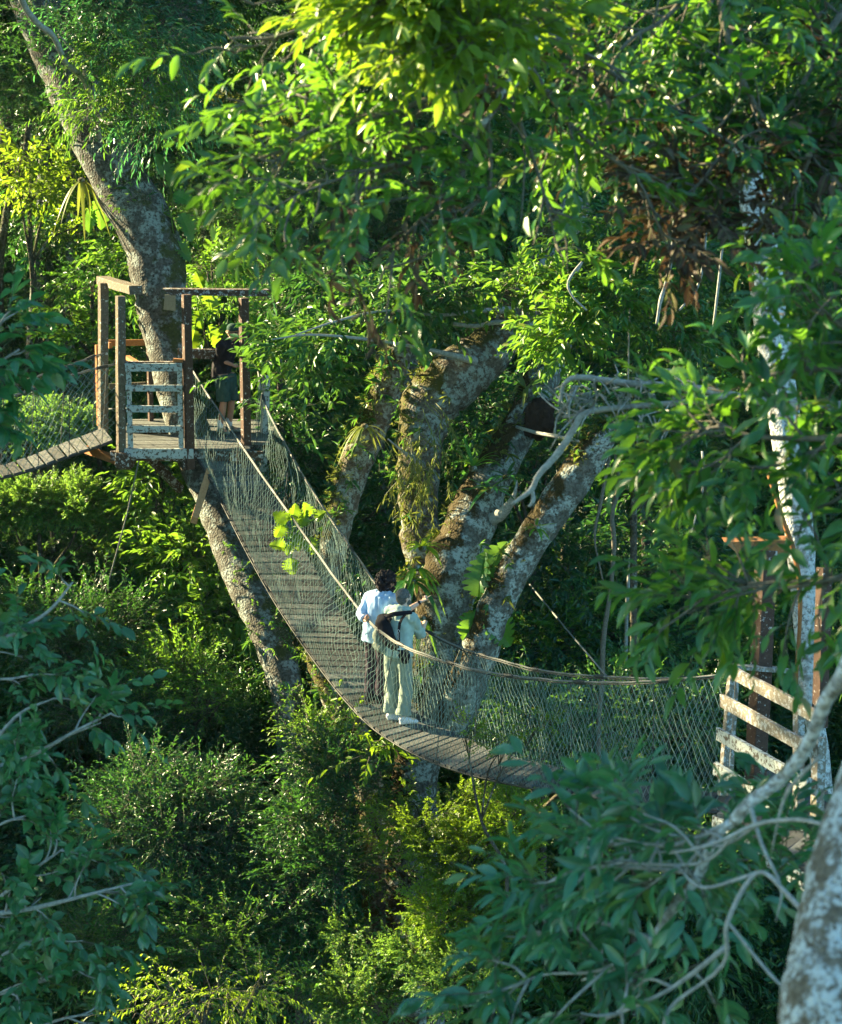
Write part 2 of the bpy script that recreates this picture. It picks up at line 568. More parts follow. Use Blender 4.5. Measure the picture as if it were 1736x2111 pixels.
# leaf style: length, width, leaves on a twig, twig length, pattern, angle off the twig, downward pull, disorder
ST = {
    'ficus': dict(L=.13, W=.050, K=9, T=.55, kind=6, ang=.9, down=.35, jit=.35, droop=.18),
    'small': dict(L=.085, W=.034, K=15, T=.55, kind=2, ang=.9, down=.15, jit=.45, droop=.1),
    'tiny': dict(L=.055, W=.024, K=18, T=.45, kind=2, ang=1.0, down=.1, jit=.45, droop=.1),
    'feather': dict(L=.046, W=.022, K=16, T=.26, kind=2, ang=1.1, down=.12, jit=.42, droop=.1),
    'willow': dict(L=.17, W=.030, K=10, T=.6, kind=6, ang=.7, down=.8, jit=.3, droop=.2),
    'broad': dict(L=.150, W=.075, K=8, T=.45, kind=11, ang=.9, down=.2, jit=.35, droop=.2),
    'fore': dict(L=.150, W=.052, K=8, T=.40, kind=11, ang=.75, down=.2, jit=.4, droop=.22),
    'hang': dict(L=.10, W=.035, K=16, T=.9, kind=6, ang=.7, down=.9, jit=.3, droop=.2),
}


def twig_leaves(p0, d, Lt, st, size=1.0, keep=1.0):
    T, K = len(p0), st['K']
    s = (np.arange(K)[None, :] + rng.uniform(0, .6, (T, K))) / K * .85 + .15
    d = unit(d)
    g = np.array([0, 0, -1.0])
    sag = st['down'] * .5
    pos = p0[:, None] + d[:, None] * (Lt[:, None] * s)[..., None] + g * ((Lt[:, None] * sag * s * s)[..., None])
    tan = unit(d[:, None] + g * (2 * sag * s)[..., None])
    up = np.array([0, 0, 1.0]) + rng.normal(size=(T, 1, 3)) * .35
    side = unit(np.cross(tan, up))
    sgn = np.where(np.arange(K) % 2 == 0, 1.0, -1.0)[None, :, None]
    ang = st['ang'] * (1 - .5 * s)[..., None]
    a = unit(tan * np.cos(ang) + side * sgn * np.sin(ang) + g * st['down'] * .5 + rng.normal(size=(T, K, 3)) * st['jit'] * .6)
    n0 = np.cross(side, tan) * 1.0
    n0 = np.where(n0[..., 2:3] < 0, -n0, n0)
    n = n0 + rng.normal(size=(T, K, 3)) * st['jit']
    n = unit(n - a * np.sum(n * a, -1, keepdims=True))
    L = st['L'] * size * rng.uniform(.45, 1.25, (T, K))
    W = L * st['W'] / st['L'] * rng.uniform(.7, 1.3, (T, K))
    f = lambda x: x.reshape(-1, x.shape[-1])
    pos, a, n, L, W = f(pos), f(a), f(n), L.ravel(), W.ravel()
    if keep < 1:
        k = rng.random(len(L)) < keep
        pos, a, n, L, W = pos[k], a[k], n[k], L[k], W[k]
    return leaf_geo(pos, a, n, L, W, st['kind'], st['droop'])


def twig_wood(p0, d, Lt, down, r=0.004):
    """thin three-sided twigs, vertices (T, 9, 3)"""
    d = unit(d)
    x = unit(np.cross(d, np.array([.3, .2, 1.0]))); y = np.cross(d, x)
    rings = []
    for s, k in ((0, 1.0), (.5, .7), (1.0, .3)):
        c = p0 + d * (Lt * s)[:, None] + np.array([0, 0, -1.0]) * (Lt * down * .5 * s * s)[:, None]
        for q in range(3):
            a = 2 * PI * q / 3
            rings.append(c + (x * math.cos(a) + y * math.sin(a)) * r * k)
    return np.stack(rings, 1)


TWF = [(0, 1, 4, 3), (1, 2, 5, 4), (2, 0, 3, 5), (3, 4, 7, 6), (4, 5, 8, 7), (5, 3, 6, 8)]


def lobes_to_twigs(lobes, n, st, outward=.8, sub=10):
    """lobes: (centre, radii); n twigs in all, gathered in uneven clumps on the lobes' shells"""
    vol = np.array([r[0] * r[1] + r[1] * r[2] + r[0] * r[2] for _, r in lobes])
    cnt = np.maximum(3, (vol / vol.sum() * n)).astype(int)
    PP, DD = [], []
    for (c, r), k in zip(lobes, cnt):
        c = np.array(c); r = np.array(r)
        ns = max(3, int(sub))
        su = rdir(ns); su[:, 2] = np.abs(su[:, 2]) * .9 - .25; su = unit(su)
        sc = c + su * r * rng.uniform(.45, .95, (ns, 1))
        sr = r.mean() * rng.uniform(.22, .5, ns)
        w = sr ** 2; w /= w.sum()
        pick = rng.choice(ns, k, p=w)
        u = rdir(k); u[:, 2] = u[:, 2] * .8 + .1
        p = sc[pick] + u * (sr[pick] * rng.random(k) ** .5)[:, None]
        PP.append(p)
        DD.append(unit(u * .7 + unit(p - c) * outward + rng.normal(size=(k, 3)) * .3))
    p = np.concatenate(PP); d = np.concatenate(DD)
    L = st['T'] * rng.uniform(.6, 1.3, len(p))
    return carve(p, d, L)


def foliage(name, parent, p, d, L, st, mat, size=1.0, keep=1.0, wood=True, smooth=None, twr=.004, wmat=None, wname='twigs'):
    off = wloc(parent) if parent is not None else Vector((0, 0, 0))
    V = twig_leaves(p, d, L, st, size, keep)
    npat, fc = PAT[st['kind']]
    me = mesh_from(name, V, fc, npat, off, smooth=(st['kind'] == 11) if smooth is None else smooth)
    o = link(name, me, mat, parent)
    if wood:
        W = twig_wood(p, d, L, st['down'], twr)
        me2 = mesh_from(wname, W, TWF, 9, off)
        link(wname, me2, wmat or TWIG, parent)
    return o


NOCARVE = [False]


def carve(p, d, L):
    """thin the foliage where the low sun comes through to something lit further on"""
    if 'GP' not in globals() or NOCARVE[0]: return p, d, L
    ok = np.ones(len(p), bool)
    for q, gr in zip(GP, GR):
        w_ = p - q
        t = w_ @ SD
        dist = np.linalg.norm(w_ - t[:, None] * SD, axis=1)
        ok &= ~((t > .35 + gr * .6) & (dist < gr * .85))
    ok |= rng.random(len(p)) < .06
    return p[ok], d[ok], L[ok]


def ilobe(u, v, D, ru, rv, dz=None):
    """a lobe from the picture: centre pixel, depth, half width and half height in px"""
    c = P(u, v, D)
    k = D / FPX
    rx, rz = ru * k, rv * k
    return (tuple(c), (rx, dz if dz else (rx + rz) / 2, rz))
# ------------------------------------------------------------------ ground
def ground_z(x, y):
    return -1.0 + max(0, (y - 45)) * 0.16 + 1.6 * noise.noise(Vector((x * .05, y * .05, 0))) + .5 * noise.noise(Vector((x * .2, y * .2, 3)))


def make_ground():
    n = 110
    xs = np.linspace(-1, 1, n); ys = np.linspace(0, 1, n)
    vs, fs = [], []
    for j in range(n):
        for i in range(n):
            x = 260 * xs[i] * abs(xs[i]) ** .6
            y = -60 + 460 * ys[j] ** 1.3
            vs.append((x, y, ground_z(x, y)))
    for j in range(n - 1):
        for i in range(n - 1):
            a = j * n + i
            fs.append((a, a + 1, a + 1 + n, a + n))
    m = MB(); m.add(vs, fs)
    mat, nt, b, out = mat_new('leaf_litter')
    tc = nt.nodes.new('ShaderNodeTexCoord')
    a1 = N(nt, 'ShaderNodeTexNoise', Scale=1.2, Detail=9.0, Roughness=0.7)
    nt.links.new(tc.outputs['Object'], a1.inputs['Vector'])
    r = ramp(nt, a1.outputs[0], [(0.3, (0.012, 0.018, 0.008)), (0.5, (0.03, 0.05, 0.015)), (0.7, (0.06, 0.045, 0.022))])
    nt.links.new(r.outputs[0], b.inputs['Base Color']); b.inputs['Roughness'].default_value = .95
    o = m.build('ground', mat, smooth=True)
    o['kind'] = 'structure'


make_ground()

# ------------------------------------------------------------------ tree platform on the left


def left_platform():
    A = P(243, 925, 33.0)
    z0 = A.z
    r = empty('tree_platform', A, 'weathered wooden tree platform with gate and post frames around the leaning trunk', 'platform')
    yF = A.y
    X = lambda u, d=33.0: P(u, 900, d).x
    top = P(252, 603, 33.0).z
    # floor
    m = MB()
    x0, x1 = X(240), X(514)
    for k in range(15):
        y = yF + .02 + k * .185
        sk = -(k * .012)
        if k > 6 and k < 11:      # the trunk comes up through the floor
            m.beam((x0 + sk, y + .085, z0 - .02), (X(285, 34), y + .085, z0 - .02), .165, .04, jit=.003)
            m.beam((X(410, 34.3), y + .085, z0 - .02), (x1 + .25, y + .085, z0 - .02), .165, .04, jit=.003)
        else:
            m.beam((x0 + sk, y + .085, z0 - .02 - .003 * (k % 2)), (x1 + (.25 if k > 2 else 0), y + .085, z0 - .02 - .003 * (k % 2)), .165, .04, jit=.003)
    m.build('floor', WOOD['plank'], r)
    m = MB()
    for k, y in enumerate((yF + .08, yF + 1.2, yF + 2.5)):
        m.beam((x0 - .1, y, z0 - .12), (x1 + .2, y, z0 - .12), .09, .15, jit=.004)
    for u in (262, 385, 500):
        m.beam((X(u), yF - .02, z0 - .255), (X(u), yF + 2.7, z0 - .255), .11, .12, jit=.004)
    m.build('joist', WOOD['dark'], r, bevel=.006)
    m = MB(); m.beam((X(258), yF - .06, z0 - .06), (X(400), yF - .06, z0 - .06), .07, .15, jit=.006)
    m.build('edge_beam', WOOD['lichen'], r, bevel=.006)

    def post(u, d, ztop, wd, mat, u2=None, zb=None):
        a = P(u, 900, d); b = P(u2 if u2 else u, 900, d)
        mb = MB(); UPP = (-.5, 1, 0); mb.beam((a.x, a.y if d > 33.05 else yF - .02, zb if zb is not None else z0 - .3), (b.x, a.y if d > 33.05 else yF - .02, ztop), wd, wd, up=UPP, jit=.004)
        return mb.build('post', mat, r, bevel=.006)
    post(249, 33, top, .12, WOOD['grey'], 257)
    post(213, 34.7, top + .02, .13, WOOD['grey'], 222, zb=z0 - .05)
    post(391, 33, P(391, 600, 33).z, .12, WOOD['red'])
    post(507, 33.3, P(507, 608, 33.3).z, .12, WOOD['red'])
    post(207, 35.4, P(207, 706, 35.4).z, .08, WOOD['orange'], zb=z0 - .05)
    post(312, 35.6, P(312, 705, 35.6).z, .075, WOOD['red'], zb=z0 - .05)
    post(540, 34.4, P(545, 770, 34.4).z, .10, WOOD['lichen'], u2=551, zb=z0 - .6)
    # portal beams
    m = MB(); a = P(212, 578, 35.0); b = P(280, 598, 32.7)
    m.beam(a, b, .20, .13, jit=.005); m.build('portal_beam', WOOD['grey'], r, bevel=.008)
    a = P(336, 601, 33.0); b = P(562, 603, 33.3)
    m = MB()
    h, t = .048, .10
    ax = RGT; up = Vector((0, 0, 1)); dp = Vector((0, 1, 0))
    v = []
    for y_ in (-t, t):
        v += [a + up * h + dp * y_, a - up * h + ax * .12 + dp * y_, b - up * h + dp * y_, b + up * h + dp * y_]
    m.add(v, [(0, 1, 2, 3), (7, 6, 5, 4), (0, 4, 5, 1), (1, 5, 6, 2), (2, 6, 7, 3), (3, 7, 4, 0)])
    m.build('portal_beam', WOOD['dark'], r, bevel=.004)
    # back and side rails
    m = MB(); m.beam(P(203, 707, 35.5), P(306, 706, 35.6), .06, .10, jit=.003); m.build('rail', WOOD['orange'], r, bevel=.005)
    m = MB(); m.beam(P(368, 728, 33.9), P(452, 730, 34.2), .08, .15, jit=.004); m.build('rail', WOOD['dark'], r, bevel=.005)
    m = MB(); m.beam(P(205, 706, 35.5), P(228, 712, 34.9), .05, .09, jit=.003); m.build('rail', WOOD['orange'], r)
    m = MB(); m.beam(P(225, 797, 35.4), P(300, 793, 35.5), .04, .09, jit=.003); m.build('rail', WOOD['grey'], r)
    m = MB(); m.tube([P(225, 843, 35.4), P(268, 841, 34.6), P(312, 839, 35.6)], .012, 6); m.build('cable', ROPE, r)
    m = MB(); m.beam(P(262, 736, 33.7), P(281, 748, 33.05), .09, .05, jit=.003); m.build('rail', WOOD['orange'], r, bevel=.004)
    # gate
    g = []
    m = MB()
    yg = yF - .03
    G = lambda u, v_: Vector((X(u), yg, P(u, v_, 33).z))
    for v0, hh in ((751, .115), (795, .095), (838, .100), (881, .100)):
        m.beam(G(264, v0) + Vector((0, -.055, 0)), G(380, v0 + random.uniform(-1, 1)) + Vector((0, -.055, 0)), .035, hh, jit=.004)
    gate = m.build('gate', WOOD['lichen'], r, bevel=.004)
    m = MB()
    m.beam(G(270, 922), G(270, 745), .07, .05, up=(0, 1, 0), jit=.003)
    m.build('gate_stile', WOOD['lichen'], gate)
    m = MB(); m.beam(G(374, 922), G(374, 745), .07, .05, up=(0, 1, 0), jit=.003)
    m.build('gate_stile', WOOD['lichen'], gate)
    m = MB(); m.beam(G(262, 743) + Vector((0, .03, .0)), G(386, 743) + Vector((0, .03, 0)), .13, .04, jit=.003); m.build('gate_cap', WOOD['dark'], gate)
    m = MB(); m.beam(G(362, 737), G(382, 738), .10, .05, jit=.004); m.build('block', WOOD['orange'], gate, bevel=.004)
    # blocks and braces under the floor
    m = MB(); m.beam(P(240, 945, 33), P(270, 948, 33), .26, .22, jit=.006); m.build('corner_block', WOOD['dark'], r, bevel=.01)
    m = MB(); m.beam(P(178, 926, 34.1), P(248, 951, 33.1), .09, .12, jit=.004); m.build('brace', WOOD['orange'], r, bevel=.006)
    m = MB(); m.beam(P(432, 972, 32.9), P(400, 1073, 32.3), .16, .10, up=(1, .4, 0), jit=.005); m.build('brace', WOOD['tan'], r, bevel=.006)
    m = MB(); m.beam(P(310, 945, 34), P(372, 1010, 34.6), .1, .12, jit=.004); m.build('brace', WOOD['dark'], r)
    # fixings of the ropes
    for u, v_, d in ((241, 747, 33.0), (212, 727, 34.7)):
        m = MB()
        c = P(u, v_, d - .1)
        ring = [c + Vector((math.cos(a) * .04, -.02, math.sin(a) * .05)) for a in np.linspace(0, 2 * PI, 13)]
        m.tube(ring, .009, 6, cap=False)
        m.build('eye_bolt', CABLE, r)
    return r


left_platform()

m = MB()
pc = [P(340, 607, 34.25), P(362, 607, 34.25), P(362, 641, 34.22), P(337, 638, 34.22)]
fr = Vector((0, -.012, 0))
m.add([p for p in pc] + [p + fr for p in pc], [(0, 1, 2, 3), (7, 6, 5, 4), (0, 4, 5, 1), (1, 5, 6, 2), (2, 6, 7, 3), (3, 7, 4, 0)])
o = m.build('blank_sign', wood_mat('tan_board', (0.36, 0.29, 0.17), (0.25, 0.19, 0.11), amt=.1), loc=pc[0])
tag(o, 'small blank tan board nailed to the leaning trunk under the portal beam', 'sign')

# ------------------------------------------------------------------ rope bridges
STN = [  # near edge, far edge, near rope, far rope, depth of the near edge
    ((405, 932), (505, 924), (398, 765), (532, 766), 33.2),
    ((437, 985), (535, 978), (440, 830), (548, 835), 32.7),
    ((478, 1065), (582, 1060), (492, 908), (597, 930), 32.0),
    ((522, 1150), (632, 1148), (548, 990), (644, 1010), 31.2),
    ((570, 1235), (683, 1237), (602, 1065), (694, 1085), 30.5),
    ((620, 1312), (732, 1316), (655, 1140), (742, 1155), 29.8),
    ((668, 1378), (777, 1380), (706, 1210), (785, 1215), 29.2),
    ((720, 1443), (822, 1430), (760, 1278), (828, 1262), 28.6),
    ((778, 1500), (872, 1478), (815, 1322), (878, 1299), 27.9),
    ((860, 1550), (946, 1516), (885, 1352), (950, 1335), 27.1),
    ((960, 1588), (1030, 1552), (970, 1378), (1035, 1362), 26.2),
    ((1080, 1615), (1136, 1580), (1080, 1396), (1130, 1384), 25.3),
    ((1210, 1635), (1252, 1604), (1210, 1406), (1250, 1395), 24.4),
    ((1340, 1652), (1372, 1622), (1345, 1404), (1380, 1398), 23.6),
    ((1480, 1668), (1505, 1640), (1490, 1391), (1512, 1390), 23.0),
]


def walkway(name, label, rows, nplank, seed, cellw=.055, cellh=.10, bulge=.12, wood='plank', th=.0024):
    """rows: near edge, far edge, near rope, far rope as world points"""
    rows = [tuple(x for p in r for x in p) for r in rows]
    sp = spline(rows, 14)
    S = [[Vector(q[i * 3:i * 3 + 3]) for i in range(4)] for q in sp]
    mid = [(q[0] + q[1]) / 2 for q in S]
    arc = np.concatenate([[0], np.cumsum([(mid[i + 1] - mid[i]).length for i in range(len(mid) - 1)])])
    flat = np.array([[c for v in q for c in v] for q in S])

    def at(s):
        v = [np.interp(s, arc, flat[:, k]) for k in range(12)]
        return [Vector(v[i * 3:i * 3 + 3]) for i in range(4)]
    Ltot = arc[-1]
    r = empty(name, mid[len(mid) // 2], label, 'rope bridge')
    rnd = random.Random(seed)
    m = MB()
    step = Ltot / nplank
    for k in range(nplank):
        q0, q1 = at((k + rnd.uniform(.03, .12)) * step), at((k + rnd.uniform(.80, .95)) * step)
        j = [rnd.uniform(-.012, .012) for _ in range(6)]
        up = (q1[0] - q0[0]).cross(q0[1] - q0[0]).normalized()
        if up.z < 0: up = -up
        if rnd.random() < .06: j = [x * 2.5 for x in j]
        e = (q0[1] - q0[0]).normalized()
        c = [q0[0] + e * (j[0] - .03) + up * j[4] * .5, q0[1] + e * (j[1] + .03) + up * j[4] * .4, q1[1] + e * (j[2] + .03) + up * j[5] * .4, q1[0] + e * (j[3] - .03) + up * j[5] * .5]
        d = up * .032
        m.add([p for p in c] + [p - d for p in c], [(0, 1, 2, 3), (7, 6, 5, 4), (0, 4, 5, 1), (1, 5, 6, 2), (2, 6, 7, 3), (3, 7, 4, 0)])
    m.build('deck', WOOD[wood], r)
    ns = 90
    for side in (0, 1):
        m = MB()
        for off in (0.02, .0):
            sgn = -1 if side == 0 else 1
            pts = []
            for k in range(ns + 1):
                q = at(Ltot * k / ns)
                e = (q[1] - q[0]).normalized()
                pts.append(q[side] + e * sgn * (.0 + off * 2) + Vector((0, 0, -.045 + off * .9)))
            m.tube(pts, .013 if off == 0 else .010, 6)
        m.build('foot_rope', CABLE, r, smooth=True)
    for side in (2, 3):
        m = MB()
        pts = []
        for k in range(ns + 1):
            q = at(Ltot * k / ns)
            pts.append(q[side] + Vector((0, 0, .012 * noise.noise(Vector((k * .4, side, seed))))))
        m.tube(pts, .011, 7)
        hr = m.build('handrail_rope', ROPE, r, smooth=True)
        m = MB()
        for k in range(4, ns, 9):
            c = pts[k]; t = (pts[k + 1] - pts[k]).normalized()
            m.tube([c - t * .09, c - t * .03, c + t * .03, c + t * .09], [.015, .024, .022, .015], 6)
        # a thinner dark line lashed along the rail
        m.tube([p + Vector((0, 0.0, -.022 - .012 * abs(noise.noise(Vector((i * .9, side, 4)))))) for i, p in enumerate(pts)], .008, 5)
        m.build('lashing', CABLE, hr)
    # netting: knotted diamond mesh between foot rope and handrail
    for side in (0, 1):
        nx = int(Ltot / cellw); nt_ = 16
        q00 = at(Ltot * .5)
        g = []
        for i in range(nx + 1):
            q = at(Ltot * i / nx)
            e = (q[1] - q[0]); e.z = 0; e.normalize(); e = -e if side == 0 else e
            lo, hi = q[side] + Vector((0, 0, -.02)), q[side + 2] + Vector((0, 0, -.02))
            row = []
            bl = bulge * (.6 + .9 * noise.noise(Vector((i * cellw * .6, side * 5, seed))))
            for j in range(nt_ + 1):
                t = j / nt_
                p = lo.lerp(hi, t) + e * (bl * math.sin(PI * t)) 
                am = math.sin(PI * t) * cellw * 1.3
                p = p + Vector((noise.noise(Vector((i * .16, j * .23, seed))), noise.noise(Vector((i * .16, j * .23, seed + 7))), .8 * noise.noise(Vector((i * .2, j * .3, seed + 3))))) * am
                p = p + Vector((rnd.uniform(-1, 1), rnd.uniform(-1, 1), rnd.uniform(-1, 1))) * (.006)
                row.append(p)
            g.append(row)
        m = MB()
        V, F = [], []
        for i in range(nx + 1):
            for j in range(nt_ + 1):
                if (i + j) % 2: continue
                for di in (-1, 1):
                    a, b = i + di, j + 1
                    if 0 <= a <= nx and b <= nt_:
                        if rnd.random() < .015: continue
                        p, q = g[i][j], g[a][b]
                        t = (q - p).normalized()
                        x = t.cross(Vector((0, 1, 0.2)))
                        x = (x.normalized() if x.length > .1 else t.orthogonal().normalized()) * th
                        y = t.cross(x).normalized() * th
                        n = len(V)
                        V += [p + x, p - x * .5 + y * .87, p - x * .5 - y * .87, q + x, q - x * .5 + y * .87, q - x * .5 - y * .87]
                        F += [(n, n + 1, n + 4, n + 3), (n + 1, n + 2, n + 5, n + 4), (n + 2, n, n + 3, n + 5)]
        m.v, m.f = V, F
        m.build('netting', NET, r)
        # uprights that tie rail and deck together
        for k in range(3, ns, 9):
            m = MB(); q = at(Ltot * k / ns)
            m.tube([q[side] + Vector((0, 0, -.04)), q[side].lerp(q[side + 2], .5) + Vector((.01, 0, 0)), q[side + 2]], .006, 5)
            m.build('upright_cord', CABLE, r)
    return r, at, Ltot


rows = []
for ne, fe, nr, fr_, D in STN:
    a = P(ne[0], ne[1], D)
    b = PZ(fe[0], fe[1], a.z + .0)
    c = P(nr[0], nr[1], D - .58 * max(0, 1 - abs(len(rows) - 7.5) / 6.5))
    db = (b - CAM).dot(FWD)
    d = P(fr_[0], fr_[1], db)
    rows.append((a, b, c, d))
BR, br_at, BRL = walkway('rope_bridge', 'long sagging rope bridge with plank deck and netting sides, two people standing on it', rows, 92, 3, cellw=.042)

LST = [((232, 906), (214, 882), (246, 747), (215, 727), 33.3), ((150, 934), (132, 913), (150, 772), (140, 753), 33.0), ((60, 966), (44, 947), (50, 808), (50, 785), 32.5),
       ((-40, 990), (-56, 972), (-50, 832), (-50, 812), 31.9), ((-240, 1030), (-260, 1004), (-250, 872), (-250, 852), 31), ((-520, 1050), (-540, 1022), (-530, 890), (-530, 870), 30)]
rows = []
for ne, fe, nr, fr_, D in LST:
    a = P(ne[0], ne[1], D); b = PZ(fe[0], fe[1], a.z)
    db = (b - CAM).dot(FWD)
    rows.append((a, b, P(nr[0], nr[1], D), P(fr_[0], fr_[1], db)))
walkway('rope_bridge', 'second rope bridge leaving the tree platform towards the left edge', rows, 28, 8, cellw=.07, bulge=.05, wood='shade', th=.0036)

# guy ropes
for pts, lab, mt in (([P(286, 950, 33), P(262, 1060, 33.4), P(215, 1232, 34.3), P(180, 1350, 35)], 'thin tan guy rope running down from the platform corner', ROPE),
                     ([P(1092, 1205, 32), P(1170, 1300, 29), P(1250, 1393, 25)], 'thin guy line from the far handrail up behind the slanting limb', ROPE)):
    m = MB(); m.tube(pts, .011, 6); o = m.build('guy_rope', mt, loc=pts[0]); tag(o, lab, 'rope')

# ------------------------------------------------------------------ right platform


def right_platform():
    base = P(1500, 1640, 23)
    r = empty('tree_platform', base, 'bleached wooden platform with board railing at the right end of the bridge', 'platform')
    z0 = P(1480, 1668, 23).z
    L0 = [(1488, 1374, 1684, 1478), (1488, 1444, 1672, 1545), (1480, 1512, 1668, 1618), (1474, 1583, 1664, 1702)]
    for k, (a, b, c, d) in enumerate(L0):
        m = MB(); m.beam(P(a, b, 23), P(c, d, 21.3), .05, .135, jit=.005)
        m.build('rail', WOOD['pale' if k < 2 else 'lichen'], r, bevel=.005)  # lichened wood stands in for the shade on the lower rails
    for u0, v0, u1, v1, D, wd, mt in ((1508, 1384, 1488, 1640, 23.08, .07, 'pale'), (1518, 1388, 1502, 1640, 23.3, .06, 'pale'), (1580, 1135, 1556, 1640, 23.6, .17, 'red'),
                                      (1648, 1455, 1646, 1690, 21.7, .09, 'pale'), (1690, 1520, 1682, 1740, 21.5, .10, 'pale'), (1700, 1170, 1690, 1500, 22.8, .12, 'red')):
        m = MB(); m.beam(P(u1, v1, D), P(u0, v0, D), wd, wd, up=(-.5, 1, 0), jit=.005)
        m.build('post', WOOD[mt], r, bevel=.006)
    m = MB()
    m.beam(P(1492, 1372, 22.95), P(1622, 1382, 23.8), .16, .04, jit=.004); m.build('rail_cap', WOOD['pale'], r)
    a, b = P(1490, 1126, 23.5), P(1625, 1122, 23.9)
    m = MB()
    v = []
    for y_ in (-.12, .12):
        dp = Vector((0, y_, 0)); up = Vector((0, 0, 1))
        v += [a + up * .07 + dp, a - up * .08 + RGT * .17 + dp, b - up * .08 + dp, b + up * .07 + dp]
    m.add(v, [(0, 1, 2, 3), (7, 6, 5, 4), (0, 4, 5, 1), (1, 5, 6, 2), (2, 6, 7, 3), (3, 7, 4, 0)])
    m.build('portal_beam', WOOD['orange'], r, bevel=.004)
    m = MB()
    f0, f1 = P(1478, 1668, 23), P(1680, 1790, 21.2)
    ax = (f1 - f0); n = 14
    back = Vector((1.0, 1.6, 0)).normalized() * 1.7
    for k in range(n):
        p = f0 + ax * (k / n); q = p + back
        p = Vector((p.x, p.y, z0 - .03)); q = Vector((q.x, q.y, z0 - .03))
        m.beam(p, q, .14, .04, jit=.004)
    m.build('floor', WOOD['plank'], r)
    m = MB(); m.beam(Vector((f0.x, f0.y, z0 - .14)), Vector((f1.x, f1.y, z0 - .14)), .1, .16, jit=.005); m.build('edge_beam', WOOD['lichen'], r)


right_platform()

# ------------------------------------------------------------------ large trees
TR = {}


SURF = {'lean': [], 'mossy': [], 'centre': []}


def big_tree(name, label, at_, cat='tree'):
    r = empty(name, at_, label, cat)
    return r


# leaning tree that carries the left platform
r = big_tree('leaning_tree', 'thick grey leaning tree trunk rising through the left platform', P(700, 2500, 31.3))
TR['lean'] = r
m = MB()
limb(m, [(30, -190, 35.6, 100), (70, -20, 35.5, 108), (140, 150, 35.4, 112), (205, 290, 35.2, 116), (262, 400, 35.1, 118), (305, 480, 35.0, 118), (326, 560, 34.95, 114), (334, 640, 34.9, 103), (343, 700, 34.8, 90),
         (372, 830, 34.5, 84), (410, 950, 34.2, 84), (444, 1030, 33.8, 82), (487, 1140, 33.4, 86), (528, 1240, 33.0, 84), (568, 1340, 32.7, 76), (597, 1450, 32.4, 70), (616, 1600, 32, 72),
         (638, 1750, 31.7, 80), (660, 1880, 31.5, 96), (684, 2100, 31.3, 140), (700, 2600, 31.3, 190), (705, 3100, 31.3, 230)], n=6, sides=28, rough=.09, seed=1)
SURF['lean'] += [0]; SURF['lean'][-1] = m.build('trunk', BARK['grey'], r, smooth=True)
m = MB()
limb(m, [(215, 330, 35.3, 46), (290, 200, 35.5, 62), (345, 90, 35.8, 78), (375, 0, 36, 84), (400, -120, 36.4, 80)], n=5, sides=16, rough=.1, seed=2)
SURF['lean'] += [0]; SURF['lean'][-1] = m.build('limb', BARK['dark'], r, smooth=True)
m = MB()
for ip in ([(205, 300, 35.0, 15), (198, 240, 34.2, 12), (180, 180, 33.4, 11), (160, 150, 32.8, 11), (136, 130, 32.2, 12), (110, 75, 31.6, 12), (75, 45, 31.2, 13), (45, 0, 30.8, 14), (40, -60, 30.4, 15)],
           [(180, 180, 33.4, 8), (160, 120, 33, 6), (120, 70, 32.8, 4)], [(198, 240, 34.2, 9), (160, 245, 33.8, 7), (130, 250, 33.6, 4)],
           [(198, 240, 34.2, 9), (225, 255, 33.8, 7), (255, 240, 33.5, 6), (290, 245, 33.3, 3)], [(190, 215, 33.9, 8), (240, 190, 33.5, 6), (300, 180, 33.2, 5), (370, 165, 33.0, 3)],
           [(260, 188, 33.4, 5), (300, 215, 33.2, 5), (360, 230, 33.0, 3)], [(192, 262, 34.2, 6), (185, 290, 34, 4)]):
    limb(m, ip, n=4, sides=8, rough=.12, seed=3)
m.build('branch', TWIG_PALE, r, smooth=True)

# second trunk that shows under the deck behind the leaning tree
r = big_tree('mossy_tree', 'slim mossy tree with yellow lit moss rising behind the middle of the rope bridge', P(800, 2500, 30))
TR['mossy'] = r
m = MB()
limb(m, [(850, 640, 32.2, 50), (815, 740, 32, 60), (790, 820, 31.9, 64), (762, 885, 31.8, 74), (735, 950, 31.7, 68), (708, 1035, 31.6, 62), (692, 1105, 31.5, 58), (674, 1180, 31.4, 52), (655, 1260, 31.4, 50),
         (655, 1340, 31.2, 56), (690, 1440, 31, 58), (740, 1540, 30.8, 62), (780, 1800, 30.6, 70), (800, 2600, 30.4, 120), (800, 3200, 30, 140)], n=6, sides=20, rough=.13, seed=4)
SURF['mossy'] += [0]; SURF['mossy'][-1] = m.build('trunk', BARK['mossy'], r, smooth=True)

